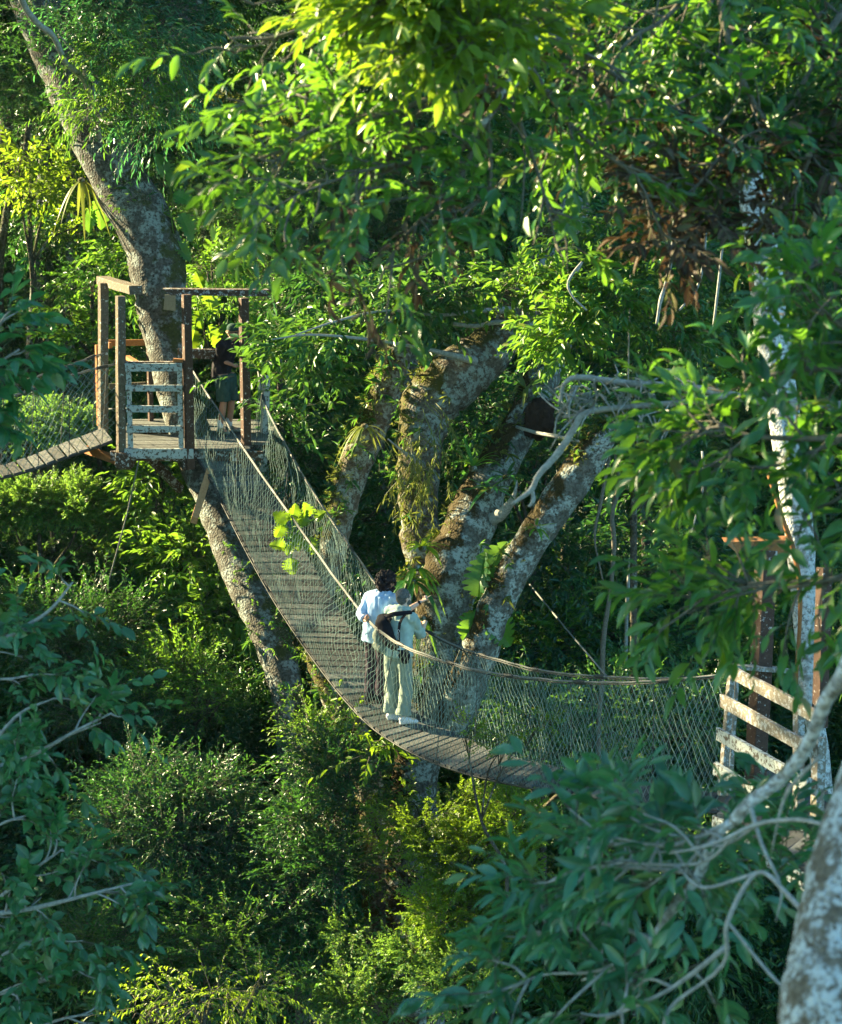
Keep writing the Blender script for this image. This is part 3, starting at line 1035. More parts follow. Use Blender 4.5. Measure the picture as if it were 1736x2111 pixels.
# central spreading tree
r = big_tree('spreading_tree', 'large grey tree of many spreading mossy limbs behind the two people', P(860, 2500, 29.8))
TR['centre'] = r
m = MB()
limb(m, [(860, 3200, 30, 200), (858, 2500, 30, 150), (850, 1900, 29.9, 116), (848, 1700, 29.9, 104), (862, 1560, 29.8, 96), (890, 1450, 29.6, 112), (908, 1350, 29.5, 122), (918, 1250, 29.5, 118), (930, 1180, 29.5, 122), (958, 1110, 29.6, 108),
         (992, 1020, 29.9, 92), (1040, 935, 30.2, 80), (1082, 862, 30.5, 72), (1115, 785, 30.8, 74), (1150, 700, 31.2, 64), (1190, 600, 31.6, 54)], n=6, sides=30, rough=.10, seed=5)
SURF['centre'] += [0]; SURF['centre'][-1] = m.build('trunk', BARK['limb'], r, smooth=True)
m = MB()
limb(m, [(905, 1260, 29.9, 60), (880, 1190, 30.1, 72), (866, 1100, 30.2, 80), (862, 1000, 30.3, 86), (868, 900, 30.4, 98), (892, 826, 30.5, 116), (935, 780, 30.6, 122), (985, 742, 30.7, 110), (1036, 692, 30.8, 88), (1070, 640, 31, 84), (1120, 540, 31.2, 76), (1190, 420, 31.6, 66)], n=6, sides=26, rough=.12, seed=6)
SURF['centre'] += [0]; SURF['centre'][-1] = m.build('limb', BARK['mossy'], r, smooth=True)
m = MB()
limb(m, [(925, 1510, 29.4, 60), (952, 1430, 29.2, 84), (985, 1350, 29.0, 80), (1030, 1235, 28.8, 72), (1085, 1132, 28.7, 70), (1145, 1042, 28.6, 74), (1200, 962, 28.5, 74), (1238, 908, 28.4, 60), (1262, 874, 28.4, 34), (1275, 856, 28.4, 10)], n=6, sides=24, rough=.09, seed=7)
SURF['centre'] += [0]; SURF['centre'][-1] = m.build('limb', BARK['limb'], r, smooth=True)
m = MB()
limb(m, [(1000, 1075, 29.7, 30), (1030, 1062, 29.4, 26), (1050, 1040, 29.2, 18), (1062, 1015, 29, 8), (1066, 990, 29, 3)], n=5, sides=12, rough=.12, seed=8)
limb(m, [(870, 960, 29.9, 20), (830, 930, 29.4, 6), (800, 905, 29.0, 3)], n=4, sides=8, seed=8)
limb(m, [(1065, 880, 30.0, 7), (1110, 893, 29.6, 8), (1150, 900, 29.3, 8), (1200, 912, 29.0, 7), (1250, 935, 28.8, 6)], n=4, sides=8, seed=9)
limb(m, [(935, 668, 30.0, 8), (980, 672, 29.9, 9), (1020, 665, 29.8, 10), (1060, 668, 29.9, 12)], n=4, sides=8, seed=9)
limb(m, [(1060, 640, 30.8, 22), (1000, 640, 30.4, 9), (900, 650, 29.8, 7), (800, 640, 29.2, 6), (700, 660, 28.6, 5), (610, 690, 28.2, 3)], n=5, sides=8, seed=11)
limb(m, [(1075, 620, 30.8, 22), (1110, 590, 30, 10), (1160, 570, 29.4, 8), (1200, 620, 29, 6), (1225, 690, 28.8, 3)], n=5, sides=8, seed=12)
limb(m, [(980, 745, 30.2, 18), (880, 720, 29.6, 8), (760, 700, 29, 7), (640, 690, 28.5, 5), (560, 700, 28.2, 3)], n=5, sides=8, seed=13)
m.build('branch', TWIG_PALE, r, smooth=True)

# pale tree behind the right platform
r = big_tree('pale_tree', 'pale whitish tree trunk standing behind the right platform', P(1640, 2600, 25))
TR['pale'] = r
m = MB()
limb(m, [(1530, 250, 25.4, 66), (1555, 380, 25.3, 70), (1572, 520, 25.2, 72), (1592, 680, 25.2, 70), (1615, 850, 25.1, 68), (1638, 1000, 25, 66), (1650, 1130, 25, 58), (1668, 1400, 25, 44), (1700, 1700, 25, 46), (1740, 2700, 25, 110), (1760, 3600, 25, 140)], n=6, sides=22, rough=.07, seed=10)
m.build('trunk', BARK['pale'], r, smooth=True)
m = MB()
limb(m, [(1528, 480, 24.6, 9), (1545, 560, 24.5, 9), (1552, 600, 24.5, 14)], n=4, sides=8)
m.build('aerial_root', WOOD['orange'], r, smooth=True)
m = MB()
limb(m, [(1585, 980, 24.6, 8), (1610, 1060, 24.5, 10), (1640, 1150, 24.5, 11), (1650, 1250, 24.4, 9), (1640, 1420, 24.3, 8)], n=4, sides=8)
m.build('aerial_root', WOOD['orange'], r, smooth=True)

# termite nest on the dark limb
m = MB()
c = P(1112, 862, 30.1)
for k in range(26):
    d = Vector(rdir(1)[0])
    m.ball(c + Vector((d.x * .13, d.y * .1, d.z * .2)), random.uniform(.06, .13), nu=10, nv=7)
m.ball(c, (.2, .17, .27))
nest = m.remesh('nest', plain('termite_earth', (0.035, 0.022, 0.015), .95, .4, 30, bump=.8), empty('termite_nest', c, 'dark brown earthen termite nest lump on a limb of the spreading tree', 'nest'), voxel=.022, it=1, wrinkle=.035, wscale=14)

# lianas and hanging aerial roots
LI = [
    ('pale hanging liana with a kink above the right foliage', [(1392, 440, 27, 8), (1386, 520, 27, 9), (1374, 580, 27, 8), (1362, 620, 27, 8), (1354, 668, 27, 6)]),
    ('curved pale liana hanging like a hook beside the pale tree', [(1455, 480, 27.5, 6), (1450, 545, 27.5, 6), (1434, 600, 27.5, 6), (1400, 640, 27.5, 5)]),
    ('thin straight liana hanging just left of the pale tree', [(1490, 500, 26.6, 5), (1482, 580, 26.6, 6), (1470, 680, 26.6, 5)]),
    ('long wavy grey liana stem standing behind the far handrail', [(1290, 800, 28.4, 4), (1268, 880, 28.6, 5), (1268, 940, 28.8, 7), (1276, 1000, 28.8, 9), (1262, 1060, 28.8, 10), (1266, 1120, 28.8, 10), (1258, 1220, 28.8, 9), (1244, 1320, 28.8, 10), (1242, 1400, 28.8, 10), (1234, 1520, 28.8, 10), (1238, 1800, 28.8, 12), (1240, 2500, 28.8, 14)]),
    ('slim leaning liana beside the long wavy liana', [(1262, 900, 28.5, 4), (1252, 965, 28.5, 8), (1238, 1040, 28.5, 7), (1226, 1110, 28.5, 5), (1246, 1210, 28.6, 3)]),
    ('thin brown sapling stem in the dark foliage right of the lianas', [(1300, 1150, 33, 8), (1292, 1260, 33, 8), (1290, 1400, 33, 9), (1286, 1700, 33, 10), (1286, 2500, 33, 12)]),
    ('long thin root dangling under the dead grey branches', [(1448, 930, 26, 5), (1450, 1000, 26, 5), (1425, 1100, 26, 3)]),
    ('pale crooked twiggy stem in the foliage above the dead branches', [(1190, 560, 27, 5), (1200, 540, 27, 5), (1172, 580, 27, 6), (1180, 610, 27, 5), (1210, 640, 27, 4)]),
    ('upright thin liana above the termite nest', [(1300, 560, 29, 3), (1298, 640, 29, 4), (1296, 720, 29, 4), (1294, 850, 29, 4)]),
]
for lab, ip in LI:
    m = MB(); limb(m, ip, n=5, sides=8, rough=.2, seed=len(lab))
    o = m.build('liana', TWIG_PALE if 'pale' in lab or 'thin' in lab else TWIG, loc=P(*ip[0][:3]), smooth=True)
    tag(o, lab, 'liana')

# background trunks
BT = [
    ('straight bluish trunk in the shade, third from the left edge', [(152, 250, 48, 20), (148, 480, 48, 22), (142, 700, 48, 24), (138, 1100, 48, 28), (136, 2400, 48, 34)]),
    ('slim bluish trunk beside the left portal posts', [(172, 300, 50, 14), (168, 520, 50, 16), (166, 760, 50, 17), (164, 2300, 50, 22)]),
    ('bluish shaded trunk with a wide fern at its side', [(95, 300, 46, 26), (84, 480, 46, 30), (76, 640, 46, 34), (70, 900, 46, 40), (66, 2400, 46, 50)]),
    ('thin mossy trunk leaning at the left edge above the bridge', [(25, 180, 44, 26), (12, 260, 44, 28), (2, 380, 44, 30), (-10, 600, 44, 36), (-30, 2400, 44, 50)]),
    ('thin crooked brown branch tree left of the leaning trunk', [(60, 250, 42, 12), (50, 330, 42, 13), (30, 400, 42, 15), (10, 460, 42, 16), (-10, 800, 42, 22), (-10, 2400, 42, 30)]),
    ('dark trunk slanting between top foliage at the centre', [(700, 470, 38, 30), (722, 500, 38, 34), (745, 520, 38, 36), (800, 600, 38, 40), (850, 900, 38, 50), (860, 2300, 38, 60)]),
    ('dark trunk in the deep shade under the dead branches', [(1330, 950, 40, 24), (1335, 1200, 40, 26), (1330, 1500, 40, 28), (1330, 2500, 40, 36)]),
    ('thin leaning trunk deep in the shade right of the slanting limb', [(1180, 950, 42, 14), (1160, 1200, 42, 16), (1150, 1500, 42, 18), (1150, 2500, 42, 24)]),
]
for k, (lab, ip) in enumerate(BT):
    m = MB(); limb(m, ip, n=5, sides=12, rough=.1, seed=20 + k)
    r = empty('background_tree', P(ip[-1][0], ip[-1][1], ip[-1][2]), lab, 'tree')
    m.build('trunk', BARK['grey'] if 'bluish' in lab else BARK['dark'], r, smooth=True)
    c = ip[0]
    p, d, L = lobes_to_twigs([ilobe(c[0] + 10, c[1] - 60, c[2], 110, 90), ilobe(c[0] - 60, c[1] + 10, c[2] + 1, 70, 60)], 260, ST['small'])
    foliage('crown', r, p, d, L, ST['small'], LM['dark'], 1.3)
# ------------------------------------------------------------------ people
SKIN = plain('skin', (0.72, 0.48, 0.36), .6, .12, 12, .35)
SKIN2 = plain('tanned_skin', (0.42, 0.22, 0.14), .6, .12, 12, .35)
EYE = plain('eye', (0.55, 0.52, 0.48), .3, .1, 5)
HAIR_G = plain('grey_hair', (0.10, 0.105, 0.10), .75, .6, 70, bump=.8)
HAIR_D = plain('dark_curly_hair', (0.014, 0.008, 0.008), .7, .6, 60, bump=.8)
HAIR_B = plain('fair_hair', (0.45, 0.34, 0.20), .75, .4, 70)
CL = {
    'mint': plain('pale_mint_cloth', (0.38, 0.50, 0.45), .9, .18, 9, .15),
    'blue': plain('light_blue_cloth', (0.34, 0.50, 0.70), .9, .18, 9, .15),
    'trouser': plain('sage_trouser_cloth', (0.25, 0.31, 0.255), .9, .15, 10, .15),
    'black': plain('black_cloth', (0.014, 0.013, 0.016), .85, .3, 20, .2),
    'plum': plain('dark_patterned_cloth', (0.035, 0.028, 0.038), .9, .6, 50, .15),
    'green': plain('dark_green_cloth', (0.035, 0.075, 0.062), .9, .2, 20, .15),
    'white': plain('white_shoe', (0.62, 0.66, 0.68), .6, .15, 20, .3),
    'bag': plain('grey_green_bag', (0.14, 0.17, 0.14), .8, .3, 14, .2),
    'lens': plain('dark_lens', (0.01, 0.01, 0.012), .15, .2, 5, .6),
    'print': plain('white_print', (0.75, 0.75, 0.75), .6, .02, 5),
}


def lerp3(a, b, t):
    return Vector(a).lerp(Vector(b), t)


def finger(m, p, d, pn, L, r, curl):
    d = d.normalized(); ax = d.cross(pn)
    pts = [p - d * .012, p]
    for k, s in enumerate((.45, .32, .23)):
        d = Matrix.Rotation(-curl[k], 3, ax) @ d
        p = p + d * (L * s)
        pts.append(p.copy())
    m.tube(pts, [r, r, r * .95, r * .85, r * .6], 8)


def hand(m, wrist, d, pn, thumb, curls, tc=.5, s=1.0):
    """d: wrist to knuckles; pn: towards the palm side; thumb: sideways towards the thumb"""
    d = d.normalized()
    pn = (pn - d * pn.dot(d)).normalized()
    th = (thumb - d * thumb.dot(d)); th = (th - pn * th.dot(pn)).normalized()
    m.tube([wrist - d * .02, wrist, wrist + d * .04 * s, wrist + d * .085 * s], [.026 * s, .028 * s, .040 * s, .040 * s], 10, xaxis=th, ry=[.020 * s, .018 * s, .016 * s, .013 * s])
    for k in range(4):
        b = wrist + d * (.082 * s - .004 * abs(k - 1)) + th * ((1.5 - k) * .0195 * s)
        finger(m, b, (d + th * (1.5 - k) * .06).normalized(), pn, (.072, .080, .074, .058)[k] * s, .0088 * s, curls[k])
    b = wrist + d * .028 * s + th * .030 * s
    finger(m, b, (d * .6 + th * .75 + pn * .25).normalized(), pn, .062 * s, .0100 * s, (tc * .4, tc, tc))


def person(label, loc, face, J, sk, slim=1.0, grip=(None, None), head_up=0.0, hface=None):
    """joints J in the body's own frame (right, forward, up); returns the root, the body builder and the frame"""
    root = empty('person', loc, label, 'person')
    f = Vector((face[0], face[1], 0)).normalized()
    r = Vector((f.y, -f.x, 0))
    W = lambda p: loc + r * p[0] + f * p[1] + Vector((0, 0, p[2]))
    G = {k: (v if isinstance(v, Vector) else W(v)) for k, v in J.items()}
    m = MB()
    up = Vector((0, 0, 1))
    # trunk
    m.tube([G['pel'] - up * .10, G['pel'], G['waist'], G['chest'], G['upper'], G['neck0']], [.12 * slim, .165 * slim, .135 * slim, .165 * slim, .15 * slim, .065], 16, xaxis=r,
           ry=[.09, .115 * slim, .10 * slim, .115 * slim, .095 * slim, .06])
    m.tube([G['neck0'] - up * .04, G['neck0'], G['head'] - up * .07], [.07, .056, .052], 12, xaxis=r)
    m.tube([G['shR'], lerp3(G['shR'], G['upper'], .5) + up * .02, G['neck0'], lerp3(G['shL'], G['upper'], .5) + up * .02, G['shL']], [.052, .055, .06, .055, .052], 10)
    hf = Vector(hface).normalized() if hface else f
    hr = hf.cross(up).normalized(); hu = hr.cross(hf).normalized()
    H = G['head']
    Hp = lambda a, b, c: H + hr * a + hf * b + hu * c
    ax = (hr, hf, hu)
    m.ball(Hp(0, -.012, .03), (.075, .092, .085), ax, 16, 12)
    m.ball(Hp(0, .018, -.035), (.058, .068, .075), ax, 14, 10)
    m.ball(Hp(0, .05, -.085), (.030, .026, .020), ax)
    m.tube([Hp(0, .083, .012), Hp(0, .100, -.018), Hp(0, .105, -.030)], [.008, .013, .015], 8)
    m.ball(Hp(0, .088, -.058), (.024, .010, .006), ax); m.ball(Hp(0, .086, -.068), (.021, .010, .006), ax)
    m.ball(Hp(0, .078, .022), (.045, .012, .008), ax)
    for s in (-1, 1):
        m.ball(Hp(.076 * s, -.008, -.010), (.008, .018, .030), ax, 8, 8)
        m.ball(Hp(.038 * s, .058, -.025), (.020, .020, .018), ax, 8, 8)
    # arms and hands
    for s, sd in ((1, 'R'), (-1, 'L')):
        a, b, c = G['sh' + sd], G['el' + sd], G['wr' + sd]
        m.tube([a, lerp3(a, b, .4), b, lerp3(b, c, .3), c], [.052, .046, .037, .038, .025], 12)
        g = grip[0 if sd == 'R' else 1]
        if g:
            hand(m, c, g['d'], g['pn'], g['th'], g['curl'], g.get('tc', .6))
        # legs
        a, b, c = G['hip' + sd], G['kn' + sd], G['an' + sd]
        m.tube([a + up * .03, lerp3(a, b, .3), lerp3(a, b, .8), b, lerp3(b, c, .3), lerp3(b, c, .8), c], [.088, .083, .058, .054, .056, .038, .036], 14)
        t = G['toe' + sd]
        m.tube([c + up * .0, lerp3(c, t, .3) - up * .03, lerp3(c, t, .8) - up * .045, t - up * .05], [.036, .042, .045, .03], 10, ry=[.036, .04, .028, .02])
    body = m.remesh('body', sk, root, voxel=.0075, it=2)
    for s in (-1, 1):
        e = MB(); e.ball(Hp(.030 * s, .074, .0), .0125, nu=8, nv=6); e.build('eye', EYE, root, smooth=True)
    return root, G, r, f, ax, Hp


def shirt(G, r, mat, root, sleeves, hem, slim=1.0, puff=.02, seed=0, collar=True):
    m = MB(); up = Vector((0, 0, 1))
    m.tube([hem, G['pel'] + up * .05, G['waist'], G['chest'], G['upper'], G['neck0'] - up * .01], [(.205) * slim, .192 * slim, (.152 + puff) * slim, (.168 + puff) * slim, (.15 + puff) * slim, .078], 18, xaxis=r,
           ry=[.150 * slim, .145 * slim, (.115 + puff) * slim, (.12 + puff) * slim, .105 * slim + puff, .075])
    m.tube([G['shR'], lerp3(G['shR'], G['upper'], .5) + up * .03, G['neck0'], lerp3(G['shL'], G['upper'], .5) + up * .03, G['shL']], [.074, .076, .076, .076, .074], 10)
    m.ball(G['shR'], .080); m.ball(G['shL'], .080)
    if collar:
        m.tube([G['neck0'] - up * .02, G['neck0'] + up * .025, G['neck0'] + up * .045], [.085, .075, .068], 14, xaxis=r)
    for sd, t in sleeves.items():
        a, b, c = G['sh' + sd], G['el' + sd], G['wr' + sd]
        if t <= 1:
            e = lerp3(a, b, t); m.tube([a, lerp3(a, e, .5), e], [.078, .074, .068], 12)
        else:
            e = lerp3(b, c, t - 1)
            m.tube([a, lerp3(a, b, .5), b, lerp3(b, e, .6), e], [.078, .070, .064, .054, .050], 12)
            m.tube([lerp3(e, b, .12), e + (e - b).normalized() * .01], [.056, .055], 12)
    return m.remesh('shirt', mat, root, voxel=.010, it=2, wrinkle=.017, wscale=9, seed=seed)


def trousers(G, r, mat, root, t, slim=1.0, w0=.098, w1=.085, w2=.088, seed=3, name='trousers'):
    m = MB(); up = Vector((0, 0, 1))
    m.tube([G['pel'] - up * .12, G['pel'] - up * .04, G['pel'] + up * .08], [.15 * slim, .174 * slim, .140 * slim], 16, xaxis=r, ry=[.11, .122, .098])
    for sd in ('R', 'L'):
        a, b, c = G['hip' + sd], G['kn' + sd], G['an' + sd]
        pts = [a + up * .02, lerp3(a, b, .35), b] if t > 1 else [a + up * .02, lerp3(a, b, .5)]
        rr = [.102 * slim, w0, w1] if t > 1 else [.105 * slim, w0]
        if t > 1:
            e = lerp3(b, c, t - 1); pts += [lerp3(b, e, .5), e]; rr += [w1, w2]
        else:
            pts += [lerp3(a, b, t)]; rr += [w1]
        m.tube(pts, rr, 14)
    return m.remesh(name, mat, root, voxel=.011, it=2, wrinkle=.018, wscale=8, seed=seed)


def shoes(G, mat, root):
    up = Vector((0, 0, 1))
    for sd in ('R', 'L'):
        m = MB(); c, t = G['an' + sd], G['toe' + sd]
        h = c - (t - c).normalized() * .05
        m.tube([h - up * .05, lerp3(c, t, .1) - up * .035, lerp3(c, t, .6) - up * .05, t - up * .062, t + (t - c).normalized() * .03 - up * .068], [.040, .048, .052, .044, .02], 12, ry=[.045, .06, .042, .030, .016])
        m.tube([c - up * .05, c + up * .02], [.05, .046], 12)
        m.remesh('shoe', mat, root, voxel=.008, it=1)


base_J = {
    'pel': (0, 0, .93), 'waist': (0, .0, 1.08), 'chest': (0, .01, 1.25), 'upper': (0, .02, 1.38), 'neck0': (0, .03, 1.47), 'head': (0, .06, 1.61),
    'shR': (.185, .02, 1.40), 'shL': (-.185, .02, 1.40), 'hipR': (.09, 0, .90), 'hipL': (-.09, 0, .90),
    'knR': (.11, .03, .50), 'knL': (-.11, .03, .50), 'anR': (.12, -.03, .09), 'anL': (-.12, -.03, .09), 'toeR': (.14, .13, .09), 'toeL': (-.14, .13, .09),
    'elR': (.24, 0, 1.10), 'elL': (-.24, 0, 1.10), 'wrR': (.24, .1, .86), 'wrL': (-.24, .1, .86)}

# --- the man in front: back to us, points with the left hand, right hand on the far rope
ftR, ftL = PZ(838, 1489, 0), None
DZ = (rows and br_at(BRL * .565)[0].z)


def rope_at(u, side):
    best, out = 1e9, None
    for k in range(300):
        c = br_at(BRL * k / 300)[side]
        rel = c - CAM
        uu = CX + FPX * rel.dot(RGT) / rel.dot(FWD)
        if abs(uu - u) < best: best, out = abs(uu - u), c
    return out


def deck_s(u):
    """arc length on the bridge where the middle of the deck is seen at picture column u"""
    best, bs = 1e9, 0
    for k in range(200):
        q = br_at(BRL * k / 200); c = (q[0] + q[1]) / 2
        rel = c - CAM
        uu = CX + FPX * rel.dot(RGT) / rel.dot(FWD)
        if abs(uu - u) < best: best, bs = abs(uu - u), BRL * k / 200
    return bs


q = br_at(deck_s(838)); zf = (q[0].z + q[1].z) / 2 + .01
loc = PZ(821, 1490, zf)
J = dict(base_J)
face = (.55, .83)
J.update({'pel': (0, .0, .95), 'waist': (-.01, .03, 1.09), 'chest': (-.02, .06, 1.24), 'upper': (-.02, .08, 1.37), 'neck0': (-.015, .10, 1.455), 'head': (.005, .13, 1.595),
          'shR': (.175, .07, 1.365), 'shL': (-.19, .12, 1.40), 'anR': (.09, -.02, .09), 'anL': (-.13, .02, .09), 'toeR': (.20, .10, .09), 'toeL': (-.02, .14, .09), 'knR': (.10, .03, .50), 'knL': (-.12, .04, .50)})
ld = (loc - CAM).dot(FWD)
J['elR'] = P(868, 1311, ld - .12); J['wrR'] = P(873, 1298, ld + .10)
J['elL'] = P(840, 1258, ld + .22); J['wrL'] = P(868, 1240, ld + .26)
fdir = Vector((face[0], face[1], 0)).normalized()
pt = (P(895, 1227, ld + .28) - J['wrL']).normalized()
ropeh = rope_at(867, 3) + Vector((0, 0, .02)); J['wrR'] = ropeh + Vector((.06, -.05, .06))
J['elR'] = P(867, 1309, ld - .02)
MAN, G, r_, f_, ax, Hp = person('grey haired person in pale shirt and sage trousers, pointing ahead with one arm', loc, face, J, SKIN,
                                grip=({'d': (ropeh - J['wrR']), 'pn': Vector((-.5, .2, -.8)), 'th': Vector((-.6, -.6, .3)), 'curl': [(1.1, 1.3, 1.0)] * 4, 'tc': .9},
                                      {'d': pt, 'pn': Vector((.25, .1, -1)), 'th': Vector((-.2, 1, .3)), 'curl': [(.02, .05, .05), (1.2, 1.3, .9), (1.3, 1.4, .9), (1.3, 1.4, 1.0)], 'tc': .8}),
                                hface=(.78, .62, .12))
up = Vector((0, 0, 1))
shirt(G, r_, CL['mint'], MAN, {'R': 1.25, 'L': 1.0}, G['pel'] - up * .06, 1.02, .026, 5)
trousers(G, r_, CL['trouser'], MAN, 1.93, 1.0, .102, .088, .098, 8)
shoes(G, CL['white'], MAN)
m = MB()
m.ball(Hp(0, -.018, .045), (.082, .094, .082), ax, 16, 12)
m.ball(Hp(0, -.045, -.005), (.074, .066, .075), ax, 12, 10)
for k in range(170):
    d = Vector(rdir(1)[0])
    if d.z < -.55 or d.y > .62 and d.z < .35: continue
    m.ball(Hp(d.x * .076, -.02 + d.y * .086, .04 + d.z * .078), random.uniform(.010, .017), nu=6, nv=5)
m.remesh('hair', HAIR_G, MAN, voxel=.006, it=0)
m = MB()
m.ball(Hp(.0, .062, -.085), (.046, .034, .030), ax); m.ball(Hp(.042, .028, -.055), (.020, .034, .040), ax); m.ball(Hp(-.042, .028, -.055), (.020, .034, .040), ax)
m.remesh('beard', HAIR_G, MAN, voxel=.006, it=1)
m = MB()
wa = (G['wrL'] - G['elL']).normalized(); c = G['wrL'] - wa * .03
m.tube([c - wa * .012, c + wa * .012], .031, 14); m.ball(c + Vector((-.0, -.028, .014)), (.018, .010, .018))
m.build('wristwatch', CL['black'], MAN, smooth=True)
m = MB()
m.tube([lerp3(G['pel'], G['waist'], .2) + fdir.cross(up) * 0, lerp3(G['pel'], G['waist'], .5)], [.188, .186], 20, xaxis=r_, ry=[.142, .14])
m.build('belt', CL['black'], MAN, smooth=True)

# sling pack with its straps
bk = -f_
Bp = lambda a, b, c: MAN.location + r_ * a + f_ * b + up * c
PK = empty('backpack', Bp(-.1, -.12, 1.2), 'black sling pack and straps on the back of the grey haired person', 'backpack')
m = MB()
m.tube([Bp(-.17, -.10, 1.40), Bp(-.13, -.15, 1.32), Bp(-.07, -.16, 1.20), Bp(-.01, -.15, 1.08), Bp(.05, -.12, .99)], [.07, .105, .10, .09, .06], 14, xaxis=r_, ry=[.04, .065, .075, .06, .035])
m.tube([Bp(-.24, -.06, 1.30), Bp(-.18, -.13, 1.28)], [.05, .07], 10)
m.remesh('pack_body', CL['black'], PK, voxel=.010, it=2, wrinkle=.01, seed=4)
m = MB()
m.tube([Bp(-.12, -.145, 1.38), Bp(.0, -.10, 1.43), Bp(.10, -.045, 1.445), Bp(.17, .04, 1.45), Bp(.16, .14, 1.40)], [.030] * 5, 8, xaxis=r_.lerp(-up, .5), ry=[.010] * 5)
m.tube([Bp(-.03, -.16, 1.36), Bp(.0, -.14, 1.39)], [.06, .03], 8, ry=[.03, .012])
m.tube([Bp(.03, -.13, 1.0), Bp(.12, -.13, .98), Bp(.20, -.06, .99)], [.025] * 3, 8, ry=[.012] * 3)
m.build('shoulder_strap', CL['black'], PK, smooth=True)
m = MB()
m.ball(Bp(-.20, -.13, 1.13), (.085, .07, .12), (r_, f_, up)); m.ball(Bp(-.19, -.12, 1.00), (.10, .07, .09), (r_, f_, up))
m.remesh('side_pouch', CL['bag'], PK, voxel=.012, it=2, wrinkle=.015, seed=2)
ST_ = empty('camera_strap', Bp(.10, -.12, 1.3), 'black camera strap with white lettering hanging over the right shoulder blade', 'strap')
m = MB()
s0, s1, s2, s3 = Bp(.155, .03, 1.447), Bp(.120, -.095, 1.385), Bp(.105, -.135, 1.26), Bp(.10, -.135, 1.09)
m.tube([s0, Bp(.14, -.04, 1.435), s1, Bp(.11, -.125, 1.33), s2, s3, Bp(.10, -.132, 1.06)], [.021] * 6 + [.012], 8, xaxis=r_, ry=[.004] * 7)
sb = m.build('strap_band', CL['black'], ST_)
tx = bpy.data.curves.new('lettering', 'FONT'); tx.body = 'Canon'; tx.size = .052; tx.extrude = .0012; tx.align_x = 'CENTER'; tx.align_y = 'CENTER'
to = bpy.data.objects.new('tmp', tx); COL.objects.link(to)
dg = bpy.context.evaluated_depsgraph_get()
tme = bpy.data.meshes.new_from_object(to.evaluated_get(dg)); bpy.data.objects.remove(to)
tc_ = Bp(.103, -.1425, 1.19)
M = Matrix((( -up.x, r_.x, -f_.x), (-up.y, r_.y, -f_.y), (-up.z, r_.z, -f_.z)))
for v in tme.vertices: v.co = (M @ v.co) + tc_ - wloc(sb)
tme.materials.clear()
link('lettering', tme, CL['print'], sb)
m = MB()
hp = Bp(.17, -.10, .93)
m.ball(hp, (.075, .05, .07), (r_, f_, up)); m.ball(hp + r_ * -.06 + up * .0, (.05, .045, .055), (r_, f_, up)); m.ball(hp - up * .07, (.06, .035, .05), (r_, f_, up))
HB = empty('hip_bag', hp, 'small black bag on the hip of the grey haired person', 'bag')
m.remesh('bag_body', CL['black'], HB, voxel=.010, it=1, wrinkle=.01)

# --- the curly haired person behind, left hand on the near rope
q = br_at(deck_s(775)); zf = (q[0].z + q[1].z) / 2 + .01
loc = PZ(775, 1448, zf)
ld = (loc - CAM).dot(FWD)
J = dict(base_J)
face = (.62, .78)
J.update({'pel': (0, 0, .93), 'waist': (.0, .02, 1.08), 'chest': (.01, .05, 1.24), 'upper': (.02, .08, 1.36), 'neck0': (.03, .12, 1.44), 'head': (.055, .19, 1.555),
          'shR': (.19, .12, 1.37), 'shL': (-.155, .06, 1.345), 'elR': (.30, .22, 1.12), 'wrR': (.20, .40, 1.05), 'anR': (.07, 0, .09), 'anL': (-.09, -.02, .09), 'toeR': (.10, .15, .09), 'toeL': (-.08, .14, .09),
          'knR': (.085, .03, .5), 'knL': (-.09, .03, .5)})
rw = rope_at(757, 2); rd = (rw - CAM).dot(FWD)
J['elL'] = P(745, 1266, ld * .45 + rd * .55); J['wrL'] = P(752, 1278, rd + .04)
WOM, G, r_, f_, ax, Hp = person('dark curly haired person in light blue shirt holding the near rope, behind the pointing person', loc, face, J, SKIN2, .92,
                                grip=({'d': Vector((.5, .8, 0)), 'pn': Vector((0, 0, -1)), 'th': Vector((-1, .5, 0)), 'curl': [(.4, .5, .4)] * 4},
                                      {'d': (rw + Vector((0, -.01, -.01)) - J['wrL']), 'pn': Vector((.6, .1, -.5)), 'th': Vector((.3, .9, .2)), 'curl': [(1.0, 1.3, 1.0)] * 4, 'tc': .9}),
                                hface=(.8, .6, -.12))
shirt(G, r_, CL['blue'], WOM, {'L': 1.82, 'R': 1.5}, G['pel'] - up * .12, .96, .030, 9)
trousers(G, r_, CL['plum'], WOM, 1.95, .88, .088, .078, .085, 6)
shoes(G, CL['black'], WOM)
m = MB()
m.ball(Hp(0, -.02, .04), (.095, .11, .10), ax)
for k in range(300):
    d = Vector(rdir(1)[0])
    if d.y > .68 and d.z < .55: continue
    rr = random.uniform(.85, 1.12)
    m.ball(Hp(d.x * .115 * rr, -.035 + d.y * .125 * rr, .015 + d.z * (.125 if d.z > 0 else .165) * rr), random.uniform(.014, .027), nu=7, nv=5)
m.remesh('hair', HAIR_D, WOM, voxel=.008, it=0)

